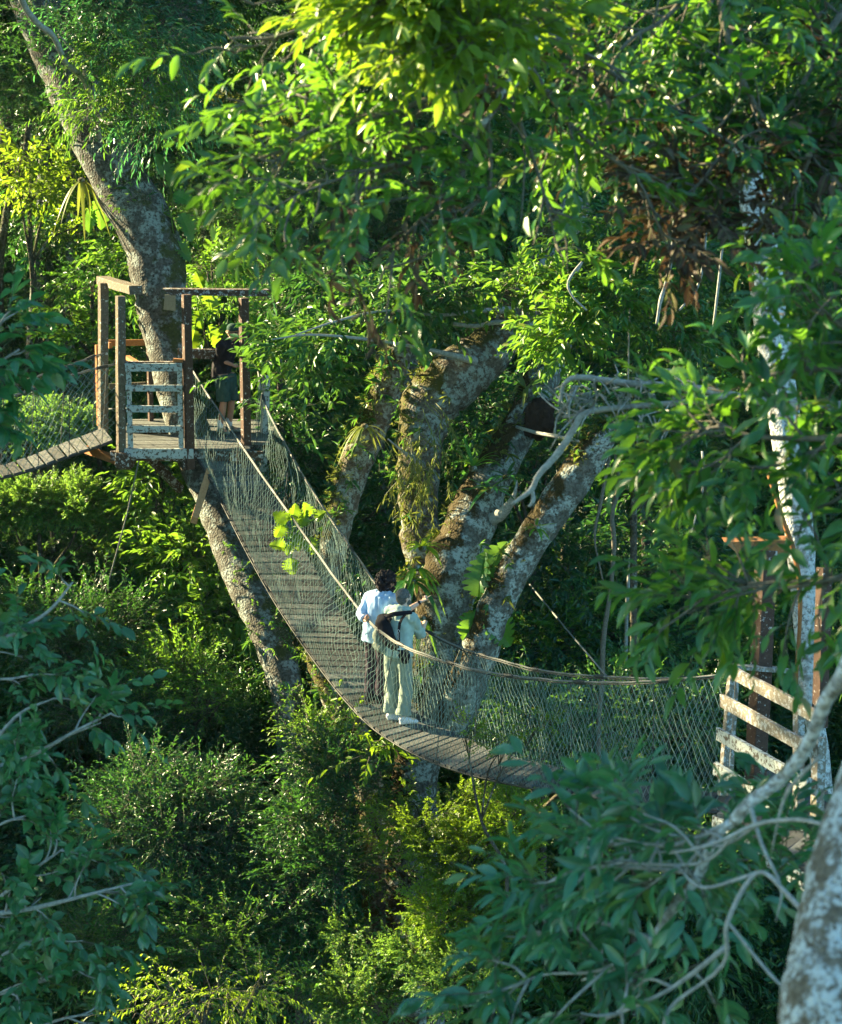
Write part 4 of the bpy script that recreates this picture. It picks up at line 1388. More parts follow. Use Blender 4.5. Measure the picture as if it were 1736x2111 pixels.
# --- the person leaning on the platform rail
loc = PZ(467, 893, P(243, 925, 33.0).z + .0)
ld = (loc - CAM).dot(FWD)
J = dict(base_J)
face = (.86, -.50)
J.update({'pel': (0, -.08, .93), 'waist': (0, -.05, 1.08), 'chest': (0, .02, 1.24), 'upper': (0, .07, 1.36), 'neck0': (0, .11, 1.44), 'head': (0, .16, 1.575),
          'shR': (.185, .06, 1.37), 'shL': (-.185, .06, 1.37)})
J['elL'] = P(444, 722, ld + .15); J['wrL'] = P(463, 742, ld - .05)
J['elR'] = P(455, 742, ld - .30); J['wrR'] = P(479, 752, ld - .38)
gl = {'d': Vector((.8, -.3, -.3)), 'pn': Vector((0, .3, -1)), 'th': Vector((.2, 1, 0)), 'curl': [(.5, .6, .4)] * 4}
PER, G, r_, f_, ax, Hp = person('person in green cap and black shirt leaning on the rail of the left platform', loc, face, J, SKIN2, .98, grip=(gl, gl), hface=(.80, -.6, -.05))
shirt(G, r_, CL['black'], PER, {'L': .75, 'R': .75}, G['pel'] - up * .05, .98, .022, 12, collar=False)
trousers(G, r_, CL['green'], PER, .98, 1.0, .112, .115, .1, 4, name='shorts')
m = MB()
for sd in ('R', 'L'):
    m.tube([G['an' + sd] + up * .13, G['an' + sd] - up * .02], [.05, .046], 12)
m.build('socks', CL['white'], PER, smooth=True)
shoes(G, CL['bag'], PER)
m = MB()
m.ball(Hp(0, -.012, .055), (.088, .102, .078), ax, 16, 10)
m.tube([Hp(0, .07, .055), Hp(0, .13, .045), Hp(0, .165, .030)], [.075, .068, .04], 12, xaxis=ax[0], ry=[.010, .007, .005])
m.remesh('cap', CL['green'], PER, voxel=.007, it=2)
m = MB()
for k in range(90):
    d = Vector(rdir(1)[0])
    if d.z > .1 or d.y > .35: continue
    m.ball(Hp(d.x * .080, -.02 + d.y * .088, .01 + d.z * .085), random.uniform(.012, .020), nu=6, nv=5)
m.remesh('hair', HAIR_B, PER, voxel=.007, it=0)
m = MB()
for s in (-1, 1):
    m.ball(Hp(.032 * s, .082, .0), (.027, .010, .018), ax, 10, 6)
    m.tube([Hp(.058 * s, .075, .004), Hp(.078 * s, .0, .002)], .004, 6)
m.tube([Hp(-.02, .09, .004), Hp(.02, .09, .004)], .004, 6)
m.build('sunglasses', CL['lens'], PER, smooth=True)
# ------------------------------------------------------------------ forest: places the sun must still reach (real gaps in the canopy)
SD = np.array(SUN)
GAPS = []


def gap(u, v, d, r):
    GAPS.append((np.array(P(u, v, d)), r))


for u, v, d, r in [(250, 650, 33, .4), (250, 820, 33, .3), (215, 640, 34.6, .4), (390, 700, 33, .5), (390, 860, 33, .5), (300, 640, 34.6, .5), (415, 1020, 32.6, .5),
                   (440, 1080, 33.5, .45), (470, 1180, 33.2, .45), (510, 1290, 32.7, .45), (560, 1400, 32.3, .45), (240, 707, 35.5, .5),
                   (735, 930, 31.6, .9), (700, 1030, 31.4, .8), (845, 900, 30.3, .7), (845, 1020, 30.2, .7), (860, 1110, 30, .6), (900, 1090, 29.6, .6), (925, 1150, 29.3, .5), (1200, 930, 28.4, .5),
                   (1100, 1090, 28.6, .5), (1040, 1200, 28.7, .5), (990, 1290, 28.9, .4), (620, 1070, 30.5, .8), (262, 480, 35, .5), (290, 560, 34.9, .5), (300, 700, 34.7, .4), (225, 400, 35, .4), (430, 1050, 33.7, .6), (460, 1130, 33.2, .6), (490, 1230, 32.9, .6), (540, 1350, 32.5, .6),
                   (800, 1600, 29.5, .6), (880, 1680, 29, 1.5), (960, 1800, 28.5, 1.7), (820, 1850, 29, 1.1), (740, 1950, 29, .9), (1000, 1950, 28, .9), (960, 1660, 28, 1.2), (720, 1500, 29.5, .6), (1060, 1700, 28, .8),
                   (430, 1250, 36, .5), (350, 1180, 36.5, .6), (330, 1020, 37, .6), (420, 1430, 32, .5), (1130, 680, 27.6, 1.3), (1200, 740, 27.4, .9), (1050, 600, 27.8, .9), (900, 690, 28.5, .5), (1280, 560, 27.5, .7),
                   (1560, 1400, 23, .35), (1600, 1440, 22.6, .35), (1540, 1470, 22.8, .3), (1560, 1130, 23.6, .5), (1575, 1250, 23.6, .4), (1600, 1050, 24.6, .4), (1390, 560, 27, .5), (1445, 560, 27, .4),
                   (900, 20, 11.2, .65), (800, 20, 11.2, .6), (720, 30, 11.2, .5), (1010, 70, 11, .7), (620, 30, 11.2, .45), (850, 120, 11, .5), (1100, 20, 11.2, .45), (820, 150, 12, .6), (1100, 60, 12, .5), (250, 240, 33, .9), (190, 220, 33, .8), (130, 100, 32, .5),
                   (460, 240, 52, 1.5), (530, 320, 52, 1.7), (60, 420, 42, 1.5), (200, 400, 44, 1.5), (230, 590, 40, .5), (420, 580, 37, .7), (400, 640, 36, .5), (370, 380, 37, .5),
                   (420, 2050, 27, .5), (520, 2020, 27, .5), (300, 2090, 25, .5), (640, 570, 45, .5), (980, 1180, 29.3, .35), (700, 560, 44, 1.0), (1650, 760, 11, .25), (1480, 800, 11, .2), (1540, 900, 11, .2), (640, 370, 50, .8),
                   (1280, 1330, 40, .5), (1180, 1300, 40, .4), (1380, 1300, 42, .4), (1050, 1540, 27, .4), (960, 1520, 27, .3), (90, 860, 37, .7), (150, 1010, 36, .7), (30, 1010, 36, .5), (1050, 800, 36, .4)]:
    gap(u, v, d, r)
GP = np.array([g[0] for g in GAPS]); GR = np.array([g[1] for g in GAPS])


def shaded_ok(c, r):
    """True where clumps of radius r at c (n,3) leave every sunlit gap open"""
    ok = np.ones(len(c), bool)
    for p, gr in zip(GP, GR):
        w_ = c - p
        t = w_ @ SD
        dist = np.linalg.norm(w_ - t[:, None] * SD, axis=1)
        ok &= ~((t > 1.0) & (dist < gr + r * .9))
    return ok


def project(c):
    rel = c - np.array(CAM)
    d = rel @ np.array(FWD)
    u = CX + FPX * (rel @ np.array(RGT)) / d
    v = CY - FPX * (rel @ np.array(UPV)) / d
    return u, v, d


# --- clump prototypes (kept outside the scene, instanced by the forest mass)
PC = bpy.data.collections.new('clump_library')
PROTO = []


def proto(style, mat, n, size, seed, rad=1.15):
    st = ST[style]
    lobes = [((0, 0, 0), (rad * .8, rad * .8, rad * .55)), ((.5, .2, -.3), (rad * .5,) * 3), ((-.4, -.3, .3), (rad * .5,) * 3)]
    p, d, L = lobes_to_twigs(lobes, n, st, sub=9)
    V = twig_leaves(p, d, L, st, size)
    npat, fc = PAT[st['kind']]
    W = twig_wood(p, d, L, st['down'], .004)
    me = mesh_from('clump', V, fc, npat, (0, 0, 0))
    me.materials.append(mat)
    o = bpy.data.objects.new('clump_%02d' % len(PROTO), me)
    PC.objects.link(o)
    PROTO.append(o)


for st_, mt_, n_, sz_ in (('small', 'dark', 300, 1.05), ('small', 'mid', 300, 1.05), ('ficus', 'dark', 230, 1.05), ('ficus', 'mid', 230, 1.05), ('tiny', 'dark', 380, 1.05), ('feather', 'feather', 260, 1.1), ('willow', 'mid', 200, 1.0),
                      ('small', 'fresh', 300, 1.0), ('small', 'yellow', 280, 1.0)):
    proto(st_, LM[mt_], n_, sz_, 0)


def forest(name, label, pts, rot, scl, idx):
    me = bpy.data.meshes.new(name)
    me.vertices.add(len(pts)); me.vertices.foreach_set('co', np.asarray(pts, np.float32).ravel())
    a = me.attributes.new('rot', 'FLOAT_VECTOR', 'POINT'); a.data.foreach_set('vector', np.asarray(rot, np.float32).ravel())
    a = me.attributes.new('scl', 'FLOAT', 'POINT'); a.data.foreach_set('value', np.asarray(scl, np.float32))
    a = me.attributes.new('pick', 'INT', 'POINT'); a.data.foreach_set('value', np.asarray(idx, np.int32))
    o = bpy.data.objects.new(name, me); COL.objects.link(o)
    tag(o, label, 'forest', kind='stuff')
    g = bpy.data.node_groups.new('forest_nodes', 'GeometryNodeTree')
    g.interface.new_socket('Geometry', in_out='INPUT', socket_type='NodeSocketGeometry')
    g.interface.new_socket('Geometry', in_out='OUTPUT', socket_type='NodeSocketGeometry')
    gi = g.nodes.new('NodeGroupInput'); go = g.nodes.new('NodeGroupOutput')
    ci = g.nodes.new('GeometryNodeCollectionInfo')
    ci.inputs['Collection'].default_value = PC; ci.inputs['Separate Children'].default_value = True; ci.inputs['Reset Children'].default_value = True
    ip = g.nodes.new('GeometryNodeInstanceOnPoints'); ip.inputs['Pick Instance'].default_value = True

    def attr(nm, ty):
        n = g.nodes.new('GeometryNodeInputNamedAttribute'); n.data_type = ty; n.inputs['Name'].default_value = nm
        return n.outputs[0]
    g.links.new(gi.outputs[0], ip.inputs['Points']); g.links.new(ci.outputs[0], ip.inputs['Instance'])
    g.links.new(attr('pick', 'INT'), ip.inputs['Instance Index'])
    e2r = g.nodes.new('FunctionNodeEulerToRotation')
    g.links.new(attr('rot', 'FLOAT_VECTOR'), e2r.inputs[0]); g.links.new(e2r.outputs[0], ip.inputs['Rotation'])
    g.links.new(attr('scl', 'FLOAT'), ip.inputs['Scale'])
    g.links.new(ip.outputs[0], go.inputs[0])
    m = o.modifiers.new('forest', 'NODES'); m.node_group = g
    return o


def uv_to_w(u, v, d):
    c = np.array(CAM); F_, R_, U_ = np.array(FWD), np.array(RGT), np.array(UPV)
    return c + F_ * d[:, None] + R_ * ((u - CX) / FPX * d)[:, None] - U_ * ((v - CY) / FPX * d)[:, None]


# leaf kinds by region of the wood; each draw is (u, v) -> weights over the nine clump kinds
pts, rots, scls, idxs = [], [], [], []


def add_clumps(c, scl, w):
    n = len(c)
    pts.append(c); scls.append(scl)
    r = rng.uniform(-.5, .5, (n, 3)); r[:, 2] = rng.uniform(0, 2 * PI, n)
    rots.append(r); idxs.append(rng.choice(9, n, p=np.array(w) / sum(w)))


# the wood behind everything: shells of crowns from 40 m to 75 m, down to the ground
n = 900
d = rng.uniform(38, 70, n) ; u = rng.uniform(-500, 2250, n); v = rng.uniform(-500, 2300, n)
c = uv_to_w(u, v, d)
# crowns gather round a few dozen tree positions, with dark hollows between them
cent = uv_to_w(rng.uniform(-400, 2150, 110), rng.uniform(-400, 2250, 110), rng.uniform(38, 68, 110))
which = rng.integers(0, 110, n)
c2 = cent[which] + rng.normal(size=(n, 3)) * np.array([1.7, 1.7, 1.2])
c = np.where(rng.random(n)[:, None] < .65, c2, c)
uu, vv, dd = project(c)
ok = (c[:, 2] > np.array([ground_z(x, y) for x, y in c[:, :2]]) + .5) & shaded_ok(c, 1.4)
# a small hole at the upper left, where the sky shows through
ok &= ~((np.hypot((uu - 415), (vv - 140)) < 60))
ok &= ~((uu > 430) & (uu < 640) & (vv > 180) & (vv < 400) & (dd < 53))
ok &= ~((uu > -50) & (uu < 280) & (vv > 400) & (vv < 720) & (dd < 52))
add_clumps(c[ok], rng.uniform(1.0, 1.75, ok.sum()), [5, 4.5, 3, 3.5, 3, .3, 1.2, 1, .15])
n = 260
q = uv_to_w(rng.uniform(-100, 640, n), rng.uniform(1350, 2200, n), rng.uniform(28, 33, n))
c = q + SD * rng.uniform(9, 16, n)[:, None]
uu, vv, dd = project(c)
ok = shaded_ok(c, .9) & ((uu < -190) | (dd < 2)) & (c[:, 2] > .3)
add_clumps(c[ok], rng.uniform(.8, 1.15, ok.sum()), [5, 4.5, 3, 3.5, 3, 0, 0, 0, 0])
# its continuation to the left of the view, which keeps the low sun off the wood
n = 620
c = uv_to_w(rng.uniform(-2400, -250, n), rng.uniform(-700, 1500, n), rng.uniform(34, 64, n))
ok = shaded_ok(c, 1.4) & (c[:, 2] > .5)
add_clumps(c[ok], rng.uniform(1.2, 1.9, ok.sum()), [5, 4.5, 3, 3.5, 3, 0, 0, 0, 0])
# a last dense layer that closes the view
n = 460
c = uv_to_w(rng.uniform(-500, 2250, n), rng.uniform(-600, 1500, n), rng.uniform(70, 84, n))
ok = shaded_ok(c, 1.6); uu, vv, dd = project(c); ok &= ~((np.hypot((uu - 415), (vv - 140)) < 40))
add_clumps(c[ok], rng.uniform(1.8, 2.8, ok.sum()), [5, 5, 3, 3, 3, 0, 0, 1, 0])
# undergrowth low down under the bridge, between the camera's tree and the wood
n = 700
c = uv_to_w(rng.uniform(-350, 2100, n), rng.uniform(1250, 2500, n), rng.uniform(31, 44, n))
uu, vv, dd = project(c)
ok = shaded_ok(c, 1.2) & (c[:, 2] > -.5)
ok &= ~((vv < 1750) & (uu > 640) & (uu < 1900) & (dd < 34))
ok &= ~((uu > 520) & (uu < 700) & (vv < 2050) & (dd < 34.5))
add_clumps(c[ok], rng.uniform(.8, 1.3, ok.sum()), [5, 4, 2, 2.5, 4, .15, .6, .6, 0])
# the forest that shades the bridge: crowns to the left and beyond, in the way of the low sun
x_ = unit(np.cross(SD, np.array([0, 0, 1.0]))); y_ = np.cross(x_, SD)
n = 2100
a = rng.uniform(-22, 20, n); b = rng.uniform(-14, 16, n)
c = np.array([0., 27, 14]) + SD * rng.uniform(13, 27, n)[:, None] + x_ * a[:, None] + y_ * b[:, None]
uu, vv, dd = project(c)
ok = shaded_ok(c, 1.1) & (c[:, 2] > .5) & ~((uu > -140) & (uu < 1880) & (vv > -160) & (vv < 2250) & (dd > 2) & (dd < 37))
add_clumps(c[ok], rng.uniform(.9, 1.25, ok.sum()), [5, 4, 4, 4, 3, 0, 0, 0, 0])
# canopy overhead, outside the frame
n = 90
c = np.stack([rng.uniform(-16, 16, n), rng.uniform(4, 44, n), rng.uniform(26, 34, n)], 1)
uu, vv, dd = project(c)
ok = shaded_ok(c, 1.3) & (vv < -200) & (c[:, 1] > 18)
add_clumps(c[ok], rng.uniform(1.0, 1.5, ok.sum()), [4, 4, 4, 4, 3, 0, 0, 0, 0])
# forest floor cover far below
forest('forest_foliage', 'dense green mass of forest foliage filling the valley behind and below the bridge', np.concatenate(pts), np.concatenate(rots), np.concatenate(scls), np.concatenate(idxs))


# ------------------------------------------------------------------ trees, shrubs and climbers one can single out
def plant(name, cat, label, lobes, style, mat, ntw, size=1.0, stems=True, base=None, sr=.05, wood=True, sub=10, outward=.8, group=None, keep=1.0, twr=.004, stemmat=None, wmat=None, lift=0):
    ls = [ilobe(*q) for q in lobes]
    c0 = Vector(ls[0][0])
    if base is None:
        base = Vector((c0.x, c0.y, ground_z(c0.x, c0.y)))
    r = empty(name, base, label, cat, group)
    p, d, L = lobes_to_twigs(ls, ntw, ST[style], outward, sub)
    if lift: d[:, 2] += lift; d = unit(d)
    foliage('crown' if 'tree' in name else 'foliage', r, p, d, L, ST[style], LM[mat], size, keep, wood, twr=twr, wmat=wmat)
    if stems:
        m = MB()
        for i, (c, rr) in enumerate(ls):
            c = Vector(c)
            fork = Vector((lerp3(base, c0, .6).x, lerp3(base, c0, .6).y, max(base.z * .45 + c0.z * .55, c0.z - 1.3)))
            if i == 0:
                wlimb(m, spline([tuple(base) + (sr * 1.4,), tuple(base.lerp(fork, .5) + Vector((.15, .1, 0))) + (sr * 1.1,), tuple(fork) + (sr * .9,), tuple(c) + (sr * .4,)], 5), 8, .1)
            else:
                mid = fork.lerp(c, .5) + Vector((random.uniform(-.2, .2), random.uniform(-.2, .2), .1))
                wlimb(m, spline([tuple(fork) + (sr * .7,), tuple(mid) + (sr * .45,), tuple(c) + (sr * .2,)], 4), 6, .1)
            for _ in range(6):
                e = c + Vector([random.uniform(-.8, .8) * q for q in rr])
                wlimb(m, spline([tuple(c.lerp(fork, .25)) + (sr * .25,), tuple(c.lerp(e, .5) + Vector((0, 0, .05))) + (sr * .16,), tuple(e) + (sr * .06,)], 3), 5, .1)
        m.build('trunk' if 'tree' in name else 'stem', stemmat or BARK['dark'], r, smooth=True)
    return r


def crown_on(r, lobes, style, mat, ntw, size=1.0, name='crown', sub=10, outward=.8, wood=True, keep=1.0, lift=0):
    ls = [ilobe(*q) for q in lobes]
    p, d, L = lobes_to_twigs(ls, ntw, ST[style], outward, sub)
    if lift: d[:, 2] += lift; d = unit(d)
    return foliage(name, r, p, d, L, ST[style], LM[mat], size, keep, wood)


# foliage of the spreading tree: the dark mass in the middle, and the sunlit boughs on the right
crown_on(TR['centre'], [(700, 690, 29.4, 75, 50), (780, 625, 29.6, 70, 36), (630, 790, 30, 50, 55), (590, 850, 30.6, 36, 45), (600, 720, 30.2, 50, 50), (850, 640, 29.6, 60, 36), (600, 900, 31.2, 30, 30), (940, 610, 29.4, 50, 30), (540, 790, 31.4, 30, 60), (500, 770, 31.2, 16, 26)],
         'ficus', 'mid', 720, 1.2, sub=12)
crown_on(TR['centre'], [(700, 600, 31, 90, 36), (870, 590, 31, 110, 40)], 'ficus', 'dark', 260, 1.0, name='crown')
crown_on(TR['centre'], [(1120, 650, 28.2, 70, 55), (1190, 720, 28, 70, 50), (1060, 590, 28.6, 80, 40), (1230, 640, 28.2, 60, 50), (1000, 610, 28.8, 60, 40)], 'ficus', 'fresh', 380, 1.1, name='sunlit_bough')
crown_on(TR['centre'], [(1290, 600, 28.4, 100, 60), (1400, 560, 28.6, 90, 60), (1330, 690, 29, 90, 60), (1250, 500, 29, 90, 60)], 'ficus', 'mid', 420, 1.05, name='bough')
# leaves of the mossy tree and the leaning tree
crown_on(TR['mossy'], [(850, 600, 32.4, 70, 60), (800, 640, 32.5, 60, 50)], 'ficus', 'dark', 160, 1.1)
crown_on(TR['lean'], [(300, 130, 32.6, 120, 90), (380, 200, 33, 60, 80), (210, 60, 33.2, 110, 70), (420, 90, 34, 60, 60), (330, 270, 33.4, 70, 60)], 'willow', 'teal', 480, .75)
crown_on(TR['lean'], [(110, 140, 33, 100, 80), (60, 40, 33, 90, 60), (175, 250, 33.6, 50, 40), (40, 200, 34, 60, 60), (250, 20, 33.6, 90, 50), (330, 40, 34, 80, 60)], 'small', 'dark', 620, 1.1)
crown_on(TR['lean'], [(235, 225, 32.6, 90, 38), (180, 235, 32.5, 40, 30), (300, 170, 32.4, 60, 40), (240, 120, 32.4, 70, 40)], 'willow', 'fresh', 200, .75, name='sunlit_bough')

PL = plant
PL('feathery_tree', 'tree', 'light green feathery crown just under the far left rope bridge', [(100, 880, 37, 85, 50), (40, 900, 37, 70, 60), (160, 895, 36.5, 40, 40), (10, 870, 37.5, 60, 40)], 'feather', 'feather', 2600, 1.3, sub=26)
PL('feathery_tree', 'tree', 'light green feathery crown below the left rope bridge, lower of the two', [(80, 1040, 36, 110, 45), (170, 1055, 35.8, 80, 50), (20, 1060, 36, 80, 55), (225, 1085, 36, 34, 40)], 'feather', 'feather', 2400, 1.3, sub=26)
PL('feathery_tree', 'tree', 'dark green feathery tree in shade at the left under the light crowns', [(120, 1170, 38, 130, 70), (30, 1130, 38, 80, 70), (230, 1160, 37.5, 70, 60)], 'feather', 'mid', 1800, 1.2, sub=18)
PL('glossy_shrub', 'shrub', 'broad leaved glossy shrub left of the leaning trunk under the platform', [(350, 1050, 35.6, 75, 70), (330, 970, 36, 60, 50), (390, 1170, 35, 75, 80), (330, 1140, 35.6, 60, 70), (440, 1280, 34.4, 60, 70), (390, 1300, 34.6, 60, 60)], 'ficus', 'fresh', 520, 1.15)
PL('leafy_shrub', 'shrub', 'fresh green small leaved shrub beside the foot of the leaning trunk', [(400, 1400, 33, 70, 45), (440, 1460, 32.6, 40, 34), (330, 1430, 33, 70, 45)], 'small', 'fresh', 420, .9)
PL('leafy_shrub', 'shrub', 'dark fine leaved shrub filling the left side below the feathery trees', [(200, 1330, 34, 130, 90), (80, 1300, 34, 110, 90), (330, 1480, 33, 110, 80), (180, 1480, 33, 120, 80)], 'small', 'dark', 900, .95, sub=16)
PL('leafy_tree', 'tree', 'dark teal leafy tree low in the frame left of the narrow lit trunk', [(410, 1650, 31, 90, 60), (330, 1680, 31, 110, 90), (500, 1730, 30.6, 70, 90), (430, 1790, 30.4, 110, 80), (250, 1800, 31, 90, 90)], 'small', 'dark', 1100, .9, sub=16)
PL('leafy_tree', 'tree', 'dark small leaved tree hiding the lower part of the leaning trunk', [(600, 1640, 29.6, 60, 60), (690, 1700, 29.5, 90, 70), (640, 1790, 29.4, 80, 60), (580, 1880, 29, 90, 80)], 'small', 'dark', 520, 1.0, sub=14)
PL('leafy_tree', 'tree', 'shaded twiggy tree at the bottom left corner region above the lit leaves', [(350, 1930, 29, 130, 90), (490, 1960, 28.6, 110, 80), (200, 1960, 29, 120, 90), (600, 2050, 28, 90, 70), (700, 1990, 28.6, 70, 80)], 'small', 'mid', 1000, .9, sub=16)
PL('leafy_tree', 'tree', 'deep green bush crowding the lit leaning trunk just left of the low deck', [(655, 1530, 30.2, 50, 50), (700, 1590, 30, 70, 50), (640, 1640, 30, 60, 50), (700, 1800, 29.6, 60, 70), (640, 1960, 29, 80, 60)], 'small', 'mid', 620, 1.05, sub=14)
PL('leafy_tree', 'tree', 'small dark bush around the upper end of the slanting limb', [(1310, 850, 29, 60, 60), (1350, 920, 29.5, 70, 60), (1290, 960, 30.2, 40, 50), (1380, 1010, 30, 80, 50)], 'ficus', 'dark', 260, 1.1, sub=8)
NOCARVE[0] = True
PL('leafy_tree', 'tree', 'dark small leaved tree at the lower left, between the teal boughs and the lit trunk', [(410, 1640, 30.4, 80, 50), (300, 1640, 30.4, 90, 60), (490, 1710, 30, 50, 50), (380, 1730, 29.8, 110, 60), (250, 1700, 30, 80, 70), (480, 1850, 29.4, 90, 60), (330, 1880, 29.4, 90, 60)], 'small', 'dark', 1500, .82, sub=26)
PL('leafy_tree', 'tree', 'dark green tree crown right below the lowest left curve of the deck', [(700, 1600, 29.2, 56, 50), (640, 1570, 29.4, 44, 40), (740, 1660, 29, 46, 50), (650, 1690, 29.2, 60, 60), (610, 1790, 29, 50, 60), (700, 1790, 28.8, 60, 60), (590, 1880, 28.8, 60, 40)], 'small', 'dark', 1000, .85, sub=22)
PL('leafy_shrub', 'shrub', 'fresh green leafy clump against the lit leaning trunk beside the deck edge', [(650, 1510, 30.2, 44, 30), (690, 1540, 29.8, 40, 30)], 'small', 'fresh', 150, .85, sub=10)
NOCARVE[0] = False
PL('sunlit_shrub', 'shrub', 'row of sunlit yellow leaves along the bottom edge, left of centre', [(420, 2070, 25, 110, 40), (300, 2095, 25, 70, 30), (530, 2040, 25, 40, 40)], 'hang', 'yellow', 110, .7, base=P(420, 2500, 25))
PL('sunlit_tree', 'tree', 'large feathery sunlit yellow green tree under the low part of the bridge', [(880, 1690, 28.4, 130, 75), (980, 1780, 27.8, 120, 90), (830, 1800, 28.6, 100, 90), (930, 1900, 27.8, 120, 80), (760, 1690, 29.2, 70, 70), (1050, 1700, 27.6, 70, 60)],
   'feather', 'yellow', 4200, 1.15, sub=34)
PL('sunlit_tree', 'tree', 'lower feathery green tree with bright sprays beside the dark hollow, bottom centre', [(770, 1930, 28.2, 90, 60), (860, 2000, 27.6, 120, 70), (960, 2030, 27, 90, 70), (740, 2060, 27.6, 90, 50)], 'feather', 'feather', 2000, 1.15, sub=22)
PL('climber', 'climber', 'bright green hanging climber under the left edge of the bridge deck', [(590, 1400, 30.4, 50, 50), (640, 1440, 29.6, 50, 40), (560, 1330, 31, 30, 40), (690, 1490, 29.2, 40, 34)], 'hang', 'fresh', 180, .6, stems=False, base=P(600, 1340, 31))
PL('climber', 'climber', 'sunlit yellow green leaves just below the lowest left part of the deck', [(740, 1530, 28.2, 60, 26), (690, 1490, 28.6, 30, 26), (790, 1555, 28, 40, 22)], 'ficus', 'yellow', 90, 1.0, stems=False, base=P(740, 1500, 29))
PL('thicket', 'shrub', 'dark leafy thicket in shade right of the slanting limb', [(1180, 1180, 35, 120, 110), (1350, 1150, 36, 130, 110), (1250, 1300, 35, 140, 80), (1420, 1290, 35.5, 100, 90), (1120, 1350, 34, 90, 70)], 'ficus', 'dark', 850, 1.1, sub=14)
PL('thicket', 'shrub', 'green leafy shrub seen through the netting right of the people', [(1120, 1480, 30.5, 120, 70), (1280, 1480, 30, 120, 80), (1420, 1500, 29.5, 90, 80), (1000, 1450, 31, 70, 60), (1200, 1590, 29, 120, 50)], 'small', 'mid', 900, 1.0, sub=16)
PL('weedy_shrub', 'shrub', 'yellowish sprays of a thin shrub poking through the net beside the deck', [(960, 1520, 25.7, 40, 28), (1040, 1540, 25.3, 50, 30), (1110, 1500, 25, 40, 26)], 'feather', 'yellow', 90, .9, base=P(1040, 1900, 26), sr=.02)
PL('leafy_tree', 'tree', 'teal glinting tree between the mossy trunk and the platform, in shade', [(600, 1000, 35, 80, 90), (560, 900, 35.5, 60, 80), (780, 1060, 34.5, 70, 100), (640, 1150, 35, 80, 80), (800, 1180, 34, 80, 80)], 'ficus', 'dark', 800, 1.0, sub=14)
PL('leafy_tree', 'tree', 'dark tree seen between the dark limb and the slanting limb', [(1100, 960, 34, 90, 90), (980, 850, 34, 90, 90), (1010, 960, 34.5, 60, 80), (1200, 850, 35, 90, 90)], 'ficus', 'dark', 600, 1.1, sub=12)
PL('fine_leaved_tree', 'tree', 'teal fine leaved tree wall between the platform and the top boughs', [(570, 470, 38, 110, 80), (660, 540, 38, 100, 90), (520, 560, 38.5, 80, 80), (470, 450, 39, 70, 70), (600, 620, 37.5, 80, 60)], 'small', 'mid', 1500, .8, sub=20)
PL('fine_leaved_tree', 'tree', 'cream lit fine leaved tree high behind the leaning trunk', [(530, 320, 50, 65, 45), (460, 240, 51, 60, 45), (560, 270, 50.5, 40, 50)], 'feather', 'straw', 800, 1.5, sub=12)
PL('yellow_lit_tree', 'tree', 'yellow lit round leaved tree at the left edge above the rope bridge', [(60, 400, 41, 70, 60), (130, 360, 42, 60, 50), (30, 340, 41, 50, 40), (180, 460, 42, 60, 50)], 'ficus', 'yellow', 230, 1.15)  # yellow of the sunlight is put into the leaf colour
PL('yellow_lit_tree', 'tree', 'yellow lit leafy sprays left of the platform posts', [(190, 590, 40, 60, 50), (130, 640, 40, 50, 40), (260, 540, 40, 50, 50), (230, 650, 39, 30, 30)], 'ficus', 'fresh', 170, 1.1)
PL('bushy_tree', 'tree', 'dark bushy tree behind the top of the mossy limb', [(780, 480, 40, 110, 70), (900, 520, 39, 110, 70), (1000, 470, 39, 100, 80), (1130, 480, 38, 110, 70)], 'ficus', 'mid', 620, 1.15)
PL('palm_fronded_shrub', 'shrub', 'dark green shrub hanging behind the right post of the left platform', [(455, 650, 36.4, 50, 60), (430, 560, 36.6, 50, 60), (560, 770, 36, 40, 60)], 'ficus', 'fresh', 190, 1.1)


# --- lobed big leaves, strap-leaved epiphytes, ferns
def big_leaf(m, c, d, n, L, W, lobed=True, seed=0):
    c = Vector(c); d = Vector(d).normalized(); n = Vector(n); n = (n - d * n.dot(d)).normalized(); b = n.cross(d)
    K = 22
    rim = []
    for k in range(K + 1):
        t = k / K
        wv = math.sin(PI * t) ** .7 * (1 - .35 * t) * W * .62
        if lobed and 2 < k < K - 1 and k % 3 == 0: wv *= .55
        rim.append((t, wv))
    for s in (1, -1):
        vs = []
        for t, wv in rim:
            mid = c + d * (L * t) - n * (L * .18 * t * t)
            vs += [mid, mid + b * (s * wv) + n * (wv * .5 * (1 + .35 * math.sin(t * 9 + seed))) - d * (wv * .25 * (1 - t))]
        fs = []
        for k in range(K):
            q = (2 * k, 2 * k + 1, 2 * k + 3, 2 * k + 2)
            fs.append(q if s > 0 else q[::-1])
        m.add(vs, fs)


def aroid(label, spots, mat, L, W, seed, nup=(0, -1, .35), lobed=True):
    rnd = random.Random(seed)
    c0 = P(*spots[0][:3])
    r = empty('climbing_aroid', c0, label, 'climber')
    st = MB()
    for i, (u, v, D, ang) in enumerate(spots):
        m = MB()
        d = Vector((math.cos(ang), rnd.uniform(-.3, .1), math.sin(ang)))
        k = rnd.uniform(.8, 1.15)
        big_leaf(m, P(u, v, D), d, Vector(nup) + Vector((rnd.uniform(-.8, .8), 0, rnd.uniform(-.3, .8))), L * k, W * k, lobed, i)
        m.build('leaf', LM[mat], r, smooth=True)
        a = P(u, v, D); b = c0 + Vector((rnd.uniform(-.1, .1), .15, -.3))
        st.tube([b, a.lerp(b, .5) + Vector((0, 0, .08)), a], .011, 5)
    st.build('stalk', LM['fresh'], r, smooth=True)
    return r


